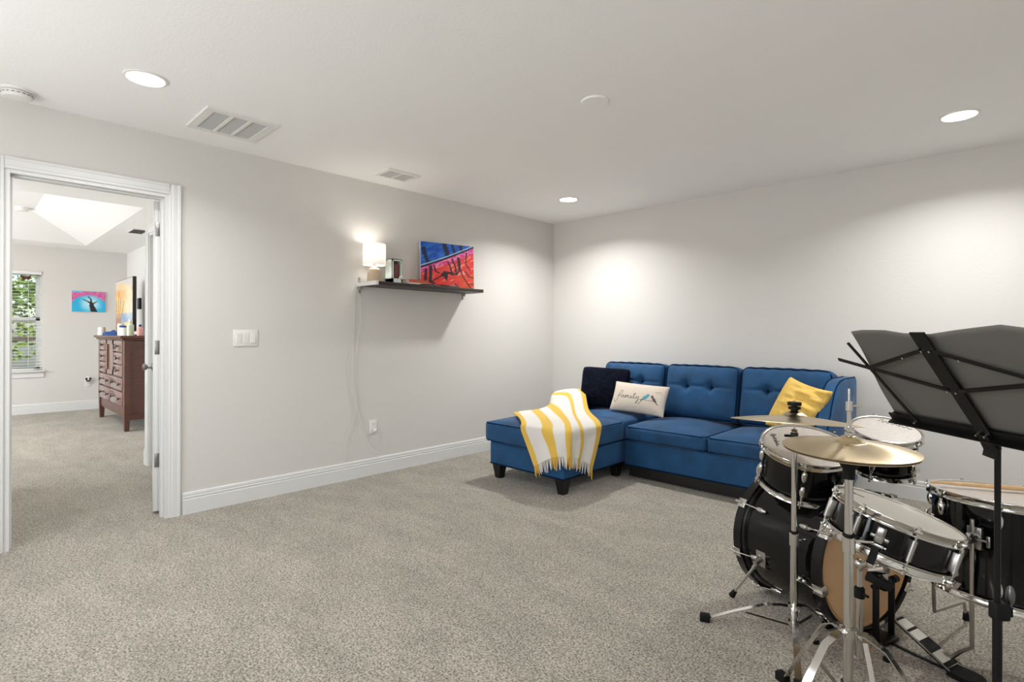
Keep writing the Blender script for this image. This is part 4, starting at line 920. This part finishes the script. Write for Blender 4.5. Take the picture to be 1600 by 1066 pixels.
a1 = R(-112); q = at(Rs + .018, a1, -.12); ft_leg(a1, [q - n * .1, V((q.x, q.y, .20)), V((q.x - .0, q.y + .02, .12)), V((3.765, -1.885, .08)), V((3.77, -1.87, .02))], (3.77, -1.868, .002))
a2 = R(95); q = at(Rs + .018, a2, -.12); ft_leg(a2, [q - n * .1, V((q.x, q.y, .16)), V((q.x + .03, q.y - .02, .02))], (q.x + .03, q.y - .02, .002))
# drum sticks on the floor tom
def stick(p0, p1, label):
    p0, p1 = V(p0), V(p1); d_ = (p1 - p0).normalized(); L_ = .40; t = thing('drum_stick', label, 'drum stick', p0, 'drum sticks on the floor tom')
    pts = [p0 + d_ * (L_ * f) for f in (0, .008, .02, .05, .2, .6, .97, 1)]; B().tube(pts, [.003, .0052, .005, .0038, .0055, .007, .007, .005], 14).obj('shaft', 'stick_wood', t)
top = lambda x, y: c.z + (-(x - c.x) * n.x - (y - c.y) * n.y) / n.z
def on_head(x, y, h): return V((x, y, top(x, y) + h))
stick(on_head(3.706, -2.335, .0085), on_head(4.03, -2.10, .0085), 'wooden drum stick nearer the tom rim'); stick(on_head(3.725, -2.31, .0085), on_head(4.03, -2.075, .0085), 'wooden drum stick lying behind its pair')
# snare drum on its stand
sn = drum('snare_drum', 'black snare drum with white head on a stand', 'drum', (3.665, -2.70, .6255), (.259, .125, .957), .180, .136, 8, R(14), 'tube', 'head_white')
tt, c, n, e1, e2, at, Rs = sn
a = R(-11); rad = (at(1, a, 0) - at(0, a, 0)).normalized(); ta = n.cross(rad); z0 = -.068
b = B(); b.obox(at(Rs + .010, a, z0 + .008), rad, ta, n, .018, .026, .052, .007); b.obox(at(Rs + .020, a, z0 + .018), rad, ta, n, .010, .020, .030, .006); b.obox(at(Rs + .006, a, z0 - .002), rad, ta, n, .010, .050, .012, .004); b.obox(at(Rs + .012, a, z0 - .024), rad, ta, n, .014, .038, .010, .003); b.tube([at(Rs + .012, a, z0 - .024) + ta * -.022, at(Rs + .012, a, z0 - .024) + ta * .024], .0035, 8); b.obj('strainer', 'chrome_soft', tt)
B().obox(at(Rs + .016, a, z0 - .055), rad, ta, n, .003, .020, .058).obj('snare_strap', 'rubber', tt)
rgt = e2 if e2.dot(V((cos(YAW), sin(YAW), 0))) > 0 else -e2
marks(tt, c - rgt * .10 - e1 * .02, n, (rgt * .95 + e1 * .3), (rgt * .3 - e1 * .95), SIG[:1], .07, .0012)
st = thing('snare_stand', 'chrome stand cradling the snare drum', 'drum stand', (3.535, -2.59, 0)); px_, py_ = 3.535, -2.59
B().tube([(px_, py_, .06), (px_, py_, .285)], .012, 14).obj('lower_tube', 'chrome', st); B().tube([(px_, py_, .27), (px_, py_, .37)], .0095, 12).obj('upper_tube', 'chrome', st)
b = B(); b.lathe([(.012, -.02), (.017, -.018), (.017, .014), (.012, .02)], (px_, py_, .285), (0, 0, 1), 16); b.tube([(px_, py_, .285), (px_ + .03, py_ - .02, .285)], .005, 8); b.obj('height_clamp', 'rubber', st)
hub = V((3.615, -2.645, .42)); b = B(); b.tube([(px_, py_, .365), (px_ + .01, py_ - .01, .385), hub + V((-.03, .02, .0))], .010, 10); b.tube([hub + V((-.035, .0, -.03)), hub + V((.01, -.02, -.005))], .014, 10); b.ball(hub + V((-.03, .01, -.01)), .022); b.tube([hub, hub + V((.0, 0, -.055))], .012, 10); b.ball((px_, py_, .385), .017); b.obj('tilter', 'chrome', st)
B().obox(hub + V((-.01, -.02, -.05)), e2, e1, n, .075, .03, .026, .004).obj('basket_grip', 'rubber', st)
bc_ = c - n * .136
for aa in (R(-55), R(65), R(185)):
    tip = at(Rs + .024, aa, -.132); mid = lerp(hub, tip, .55) - n * .012; b = B(); b.strip([hub, lerp(hub, mid, .6), mid, lerp(mid, tip, .8), tip], n.cross(tip - hub), .016, .003); b.strip([tip - n * .006, tip + (tip - bc_).normalized() * .004 + n * .012], n.cross(tip - hub), .018, .006); b.obj('basket_arm', 'chrome', st)
def tripod_leg(par, P0, foot, zc, w_=.02, rub=(.03, .022, .02), kink=.3):
    P0, foot = V(P0), V(foot); d_ = V((foot.x - P0.x, foot.y - P0.y, 0)); L_ = d_.length; d_.normalize(); side = V((0, 0, 1)).cross(d_)
    pts = [V((P0.x, P0.y, zc)) + d_ * .012, V((P0.x, P0.y, zc)) + d_ * .045, V((P0.x, P0.y, zc * .93)) + d_ * (L_ * .25 + .02), lerp(V((P0.x, P0.y, zc)), foot, .62) + V((0, 0, zc * .14)), foot + V((0, 0, .014)) - d_ * .01]
    b = B(); b.strip([pts[0], pts[1], lerp(pts[1], pts[2], .4), pts[2], lerp(pts[2], pts[4], .5) + V((0, 0, zc * .03)), pts[4]], side, w_, .0035); b.strip([V((P0.x, P0.y, zc * .35)) + d_ * .012, lerp(V((P0.x, P0.y, zc)), foot, .55) + V((0, 0, zc * .10))], side, w_ * .55, .003)
    o = b.obj('leg', 'chrome', par); B().obox(foot + V((0, 0, rub[2] / 2)) , d_, side, (0, 0, 1), rub[0], rub[1], rub[2], .004).obj('rubber_foot', 'rubber', o)
for f in ((3.367, -2.492, 0), (3.592, -2.432, 0), (3.60, -2.69, 0)): tripod_leg(st, (px_, py_, 0), f, .13, .016)
# cymbal helper: lathe in local space so that the brushed highlight is radial
def cymbal(name, label, c, n, r_, group):
    n = V(n).normalized(); b = B(); h = r_ * .055
    up = [(.007, .030)] + [(r_ * .20 * f, .030 * (1 - (f) ** 2.4) + .010 * f ** 2 ) for f in (.2, .4, .6, .8, 1)] + [(lerp(r_ * .20, r_, f), .010 * (1 - f) - h * f ** 1.7) for f in [i / 12 for i in range(1, 13)]]
    lo_ = [(q[0], q[1] - .0014) for q in reversed(up)]
    b.lathe(up + lo_, (0, 0, 0), (0, 0, 1), 96, closed=True); o = b.obj('disc', 'brass', None, at=(0, 0, 0), sharp=60)
    tag(o, label, 'cymbal', group); o.name = name; o.location = V(c); o.rotation_euler = n.to_track_quat('Z', 'Y').to_euler(); return o
# ride cymbal and stand
CX, CY = 3.297, -2.497
cymbal('cymbal', 'thin bronze ride cymbal on the taller stand', (CX, CY, .853), (-.03, .115, 1), .232, 'cymbals')
t = thing('cymbal_stand', 'tall chrome tripod stand holding the ride cymbal', 'cymbal stand', (CX, CY, 0))
B().tube([(CX, CY, .03), (CX, CY, .39)], .0140, 16).obj('lower_tube', 'chrome', t); B().tube([(CX, CY, .38), (CX, CY, .765)], .0110, 16).obj('upper_tube', 'chrome', t)
b = B(); b.lathe([(.013, -.03), (.018, -.028), (.018, .018), (.0125, .022)], (CX, CY, .385), (0, 0, 1), 20); b.tube([(CX + .01, CY, .38), (CX + .035, CY + .03, .378)], .004, 8); b.obj('height_clamp', 'chrome', t); B().lathe([(.0115, .0), (.0165, .0), (.0165, .006), (.0115, .006)], (CX, CY, .407), (0, 0, 1), 20, closed=True).obj('clamp_ring', 'rubber', t)
b = B(); b.tube([(CX, CY, .76), (CX, CY, .80)], .006, 10); b.lathe([(.006, 0), (.012, .004), (.010, .012), (.014, .016), (.006, .022)], (CX, CY, .79), (0, 0, 1), 16); b.tube([(CX, CY, .80), (CX, CY, .925)], .0035, 8); b.obj('tilt_rod', 'chrome', t)
b = B(); b.obox((CX, CY, .785), (1, 0, 0), (0, 1, 0), (0, 0, 1), .024, .024, .03, .004); b.tube([(CX, CY, .785), (CX - .03, CY - .02, .785)], .005, 8); b.obj('tilter', 'metal_black', t)
b = B(); b.lathe([(.004, .884), (.014, .884), (.014, .890), (.022, .890), (.022, .899), (.010, .900), (.010, .905), (.025, .905), (.025, .917), (.006, .918)], (CX, CY, 0), (0, 0, 1), 24); b.obj('felts', 'rubber', t)
zc = .10; b = B(); b.lathe([(.0145, -.012), (.021, -.012), (.021, .012), (.0145, .012)], (CX, CY, .115), (0, 0, 1), 20, closed=True); b.obj('leg_collar', 'chrome', t); b = B(); b.lathe([(.0145, -.01), (.02, -.01), (.02, .01), (.0145, .01)], (CX, CY, .05), (0, 0, 1), 20, closed=True); b.obj('leg_collar', 'chrome', t)
for f in ((2.998, -2.632, 0), (3.412, -2.835, 0), (3.375, -2.33, 0)): tripod_leg(t, (CX, CY, 0), f, .115, .022, (.04, .03, .03))
# hi-hat
HXX, HYY = 3.577, -2.939
cymbal('hi_hat_cymbal', 'top bronze hi hat cymbal on the front stand', (HXX, HYY, .855), (.016, -.014, 1), .178, 'cymbals')
ob = cymbal('hi_hat_cymbal', 'lower bronze hi hat cymbal hidden beneath the top one', (HXX, HYY, .827), (-.016, .014, -1), .174, 'cymbals')
t = thing('hi_hat_stand', 'chrome hi hat stand with pedal before the snare', 'hi hat stand', (HXX, HYY, 0))
B().tube([(HXX, HYY, .02), (HXX, HYY, .575)], .0135, 18).obj('lower_tube', 'chrome', t); B().tube([(HXX, HYY, .56), (HXX, HYY, .765)], .0115, 18).obj('upper_tube', 'chrome', t)
b = B(); b.lathe([(.0135, -.03), (.018, -.028), (.018, .016), (.0135, .02)], (HXX, HYY, .566), (0, 0, 1), 24); b.tube([(HXX + .014, HYY + .006, .572), (HXX + .055, HYY + .035, .572)], .0045, 8); b.obj('height_clamp', 'chrome', t); B().lathe([(.012, 0), (.017, 0), (.017, .006), (.012, .006)], (HXX, HYY, .586), (0, 0, 1), 24, closed=True).obj('clamp_ring', 'rubber', t)
B().lathe([(.0, 0), (.016, 0), (.017, .028), (.026, .045), (.030, .052), (0, .052)], (HXX, HYY, .755), (0, 0, 1), 24).obj('cup', 'rubber', t)
B().tube([(HXX, HYY, .8), (HXX, HYY, 1.022)], .0035, 10).obj('pull_rod', 'chrome', t)
b = B(); b.lathe([(.004, .884), (.012, .884), (.012, .893), (.006, .895), (.006, .955), (.0095, .957), (.0095, .983), (.004, .985)], (HXX, HYY, 0), (0, 0, 1), 18); b.tube([(HXX + .008, HYY + .006, .97), (HXX + .022, HYY + .018, .972)], .003, 8); b.ball((HXX + .025, HYY + .021, .974), .003, .009, .006); b.lathe([(.006, 0), (.013, 0), (.013, .01), (.006, .01)], (HXX, HYY, .900), (0, 0, 1), 14, closed=True); b.obj('clutch', 'chrome', t)
b = B(); b.lathe([(.0145, -.014), (.024, -.014), (.024, .010), (.0145, .014)], (HXX, HYY, .305), (0, 0, 1), 24, closed=True); b.obj('leg_collar', 'chrome', t); b = B(); b.lathe([(.0145, -.012), (.02, -.012), (.02, .012), (.0145, .012)], (HXX, HYY, .14), (0, 0, 1), 20, closed=True); b.obj('leg_collar', 'chrome', t)
ar = V((cos(YAW), sin(YAW), 0)); af = V((-sin(YAW), cos(YAW), 0))
for d_ in (ar * -.93 - af * .36, ar * .62 - af * .70, ar * -.30 + af * .95):
    d_.normalize(); f = V((HXX, HYY, 0)) + d_ * (.30 if d_.dot(af) < 0 else .25); tripod_leg(t, (HXX, HYY, 0), f, .305, .024, (.04, .03, .03))
b = B(); pd = (ar * .25 - af * .97).normalized(); ps = V((0, 0, 1)).cross(pd); O = V((HXX, HYY, 0)); b.obox(O + pd * .0 + V((0, 0, .03)), ps, pd, (0, 0, 1), .10, .06, .05, .006); b.obox(O + pd * .17 + V((0, 0, .006)), ps, pd, (0, 0, 1), .02, .32, .008, .002); b.obj('pedal_frame', 'metal_black', t)
b = B(); b.obox(O + pd * .17 + V((0, 0, .075)), ps, pd + V((0, 0, -.32)), (0, 0, 1), .085, .27, .010, .003); b.obj('footboard', 'chrome_soft', t)
# bass drum pedal
p0 = V((3.518, -2.276, 0)); pdir = V((.946, -.323, 0)).normalized(); psd = V((0, 0, 1)).cross(pdir)
BP = thing('bass_pedal', 'black and white striped kick pedal at the bass drum', 'pedal', p0)
b = B(); b.obox(p0 + pdir * .14 + V((0, 0, .006)), pdir, psd, (0, 0, 1), .30, .012, .006, .001); b.obox(p0 + pdir * .03 + V((0, 0, .010)), pdir, psd, (0, 0, 1), .08, .10, .014, .003)
for s in (-1, 1): b.obox(p0 + pdir * .04 + psd * s * .052 + V((0, 0, .12)), pdir, psd, (0, 0, 1), .022, .012, .23, .003)
b.obj('frame', 'metal_black', BP)
b = B(); ax = p0 + pdir * .04 + V((0, 0, .225)); b.tube([ax - psd * .075, ax + psd * .075], .008, 12); b.lathe([(0, -.008), (.03, -.008), (.03, .008), (0, .008)], ax, psd, 20); b.tube([ax + psd * .06, ax + psd * .085], .014, 10); b.obj('axle', 'metal_black', BP)
b = B(); hb = ax + pdir * .045 + V((0, 0, .13)); b.tube([ax, hb], .004, 8); b.obj('beater_rod', 'chrome', BP); b = B(); b.lathe([(0, -.028), (.018, -.028), (.024, -.01), (.024, .02), (.016, .03), (0, .03)], hb, pdir, 18); b.obj('beater', 'rubber', BP)
fa, fb = p0 + pdir * .083 + V((0, 0, .115)), p0 + pdir * .262 + V((0, 0, .028)); fd = (fb - fa).normalized(); fn_ = fd.cross(psd); fn_ = fn_ if fn_.z > 0 else -fn_; FL = (fb - fa).length
def fbp(f, s): return fa + fd * FL * f + psd * s * lerp(.030, .040, f)
b = B(); pts = [fbp(.02, -.6), fbp(.08, -1), fbp(1, -1), fbp(1, 1), fbp(.08, 1), fbp(.02, .6)]; vs0 = [p for p in pts]; n6 = len(pts)
b._add([p + fn_ * .004 for p in pts] + [p - fn_ * .004 for p in pts], [tuple(range(n6)), tuple(range(2 * n6 - 1, n6 - 1, -1))] + [(i, i + n6, (i + 1) % n6 + n6, (i + 1) % n6) for i in range(n6)]); fo = b.obj('footboard', 'metal_black', BP, smooth=False)
b = B()
for f0, f1 in ((.09, .27), (.32, .50), (.74, .93)):
    q = [fbp(f0, -.86), fbp(f1, -.86), fbp(f1, .86), fbp(f0, .86)]; b.hexa([p + fn_ * .0035 for p in q] + [p + fn_ * .0062 for p in q])
b.obj('white_pads', 'head_white', fo, smooth=False)
b = B(); 
for s in (-1, 1): b.tube([fbp(.03, s * .66) + fn_ * .004, fbp(.09, s) + fn_ * .004, fbp(1.06, s) + fn_ * .004], .0026, 6)
b.tube([fbp(.03, -.66) + fn_ * .004, fbp(.03, .66) + fn_ * .004], .0026, 6); b.obj('edge_rails', 'chrome_soft', fo)
hpn = [(-.036, 0), (.036, 0), (.040, .05), (.036, .075), (.022, .09), (0, .095), (-.022, .09), (-.036, .075), (-.040, .05)]
B().prism(hpn, .004, .022, fb * 1 + V((0, 0, -fb.z)), psd, pdir, V((0, 0, 1))).obj('heel_plate', 'rubber', BP, smooth=False)

# ================================================================== MUSIC STAND
hx = V((3.9084, -3.3856, .993)); ub = V((-.7515, .6597, 0)); uv = V((-.3784, -.4311, .8192)).normalized(); un = ub.cross(uv).normalized()
if un.dot(CAM - hx) < 0: un = -un          # back of the desk, seen by the viewer
MS = thing('music_stand', 'folding black music stand in front of the floor tom', 'music stand', (3.921, -3.374, 0))
dk = lambda u, v, o=0: hx + ub * u + uv * v + un * o
mx_, my_ = 3.921, -3.374
B().tube([(mx_, my_, .60), (mx_, my_, .975), (mx_ - .004, my_ - .004, .985)], .0052, 16).obj('upper_tube', 'metal_black', MS)
B().tube([(mx_, my_, .10), (mx_, my_, .655)], .0078, 18).obj('lower_tube', 'metal_black', MS)
b = B(); b.obox(V((mx_, my_, .647)) + ar * .004, ar, af, (0, 0, 1), .028, .022, .034, .004); b.obox(V((mx_, my_, .645)) + ar * .022, ar, af, (0, 0, 1), .012, .009, .02, .002); b.obj('clamp', 'rubber', MS)
b = B(); kc = V((mx_, my_, .660)) + ar * .025; b.ball(kc + V((0, 0, .016)), .0075, .007, .020); b.tube([kc + V((0, 0, -.02)), kc], .004, 10); b.obj('wing_knob', 'pewter', MS)
b = B(); b.strip([dk(0, -.030, .008), dk(0, .0, .008), dk(0, .125, .008)], ub, .030, .004); b.strip([dk(0, .115, .012), dk(0, .21, .012), dk(0, .246, .012)], ub, .034, .003); b.obj('spine', 'metal_black', MS)
b = B(); b.strip([dk(-.235, .004, .006), dk(.238, -.001, .006)], uv, .022, .003); b.strip([dk(-.235, -.004, .006), dk(-.235, -.004, -.045)], uv, .02, .003); b.strip([dk(.238, -.006, .006), dk(.238, -.006, -.045)], uv, .02, .003); b.strip([dk(-.235, -.008, -.0), dk(.238, -.008, -.0)], un, .04, .003); b.obj('ledge', 'metal_black', MS)
def fold(p, q, o): b = B(); b.strip([dk(*p, o), dk(*q, o)], uv, .008, .0028); b.obj('folding_arm', 'metal_black', MS)
for s in (1, -1):
    fold((s * .214, .216), (s * .157, .001), .010); fold((s * .28, .167), (s * .010, .109), .013); fold((s * .193, .150), (s * .014, .205), .016)
b = B()
for u, v in ((-.008, .205), (.010, .205), (-.008, .108), (.010, .109), (-.007, .004), (.010, .004), (.157, .004), (-.157, .004), (-.06, .187), (.068, .186)): b.tube([dk(u, v, .010), dk(u, v, .019)], .0022, 8)
b.obj('rivets', 'chrome', MS)
b = B(); b.tube([dk(0, -.008, .006), V((mx_ - .008, my_ - .006, .972)), V((mx_, my_, .965))], [.008, .008, .0065], 10); b.strip([dk(0, .004, .012), dk(0, -.03, .016), V((mx_ - .012, my_ - .008, .945))], ub, .024, .006); b.obj('tilt_bracket', 'metal_black', MS)
for k_ in range(3):
    a = R(100 + 120 * k_); d_ = V((cos(a), sin(a), 0)); b = B(); b.strip([V((mx_, my_, .36)) + d_ * .014, V((mx_, my_, .02)) + d_ * .30], V((0, 0, 1)).cross(d_), .016, .003); b.strip([V((mx_, my_, .13)) + d_ * .014, V((mx_, my_, .19)) + d_ * .155], V((0, 0, 1)).cross(d_), .014, .003)
    o = b.obj('leg', 'metal_black', MS); B().ball(V((mx_, my_, .012)) + d_ * .30, .014, .012, .012).obj('rubber_foot', 'rubber', o)
# grey folder resting on the desk
top_e = [(-.245, .232), (-.15, .248), (-.06, .238), (-.007, .232), (.05, .2345), (.10, .240), (.17, .2395), (.203, .237)]
bot_e = [(-.245, .006), (.229, .006)]
def fol(u, v):
    i = min(int(u * 7), 6); f = u * 7 - i; tp = (lerp(top_e[i][0], top_e[i + 1][0], f), lerp(top_e[i][1], top_e[i + 1][1], f)); bx = lerp(bot_e[0][0], bot_e[1][0], u)
    return dk(lerp(bx, tp[0], v) + .004 * sin(v * 6) * (u > .9), lerp(.006, tp[1], v), .0005 - .004 - .003 * sin(u * 9) * v)
tag(B().grid(56, 20, fol).obj('music_folder', 'desk_grey', solid=.003, fix=False), 'dark grey open folder resting on the music stand', 'folder')
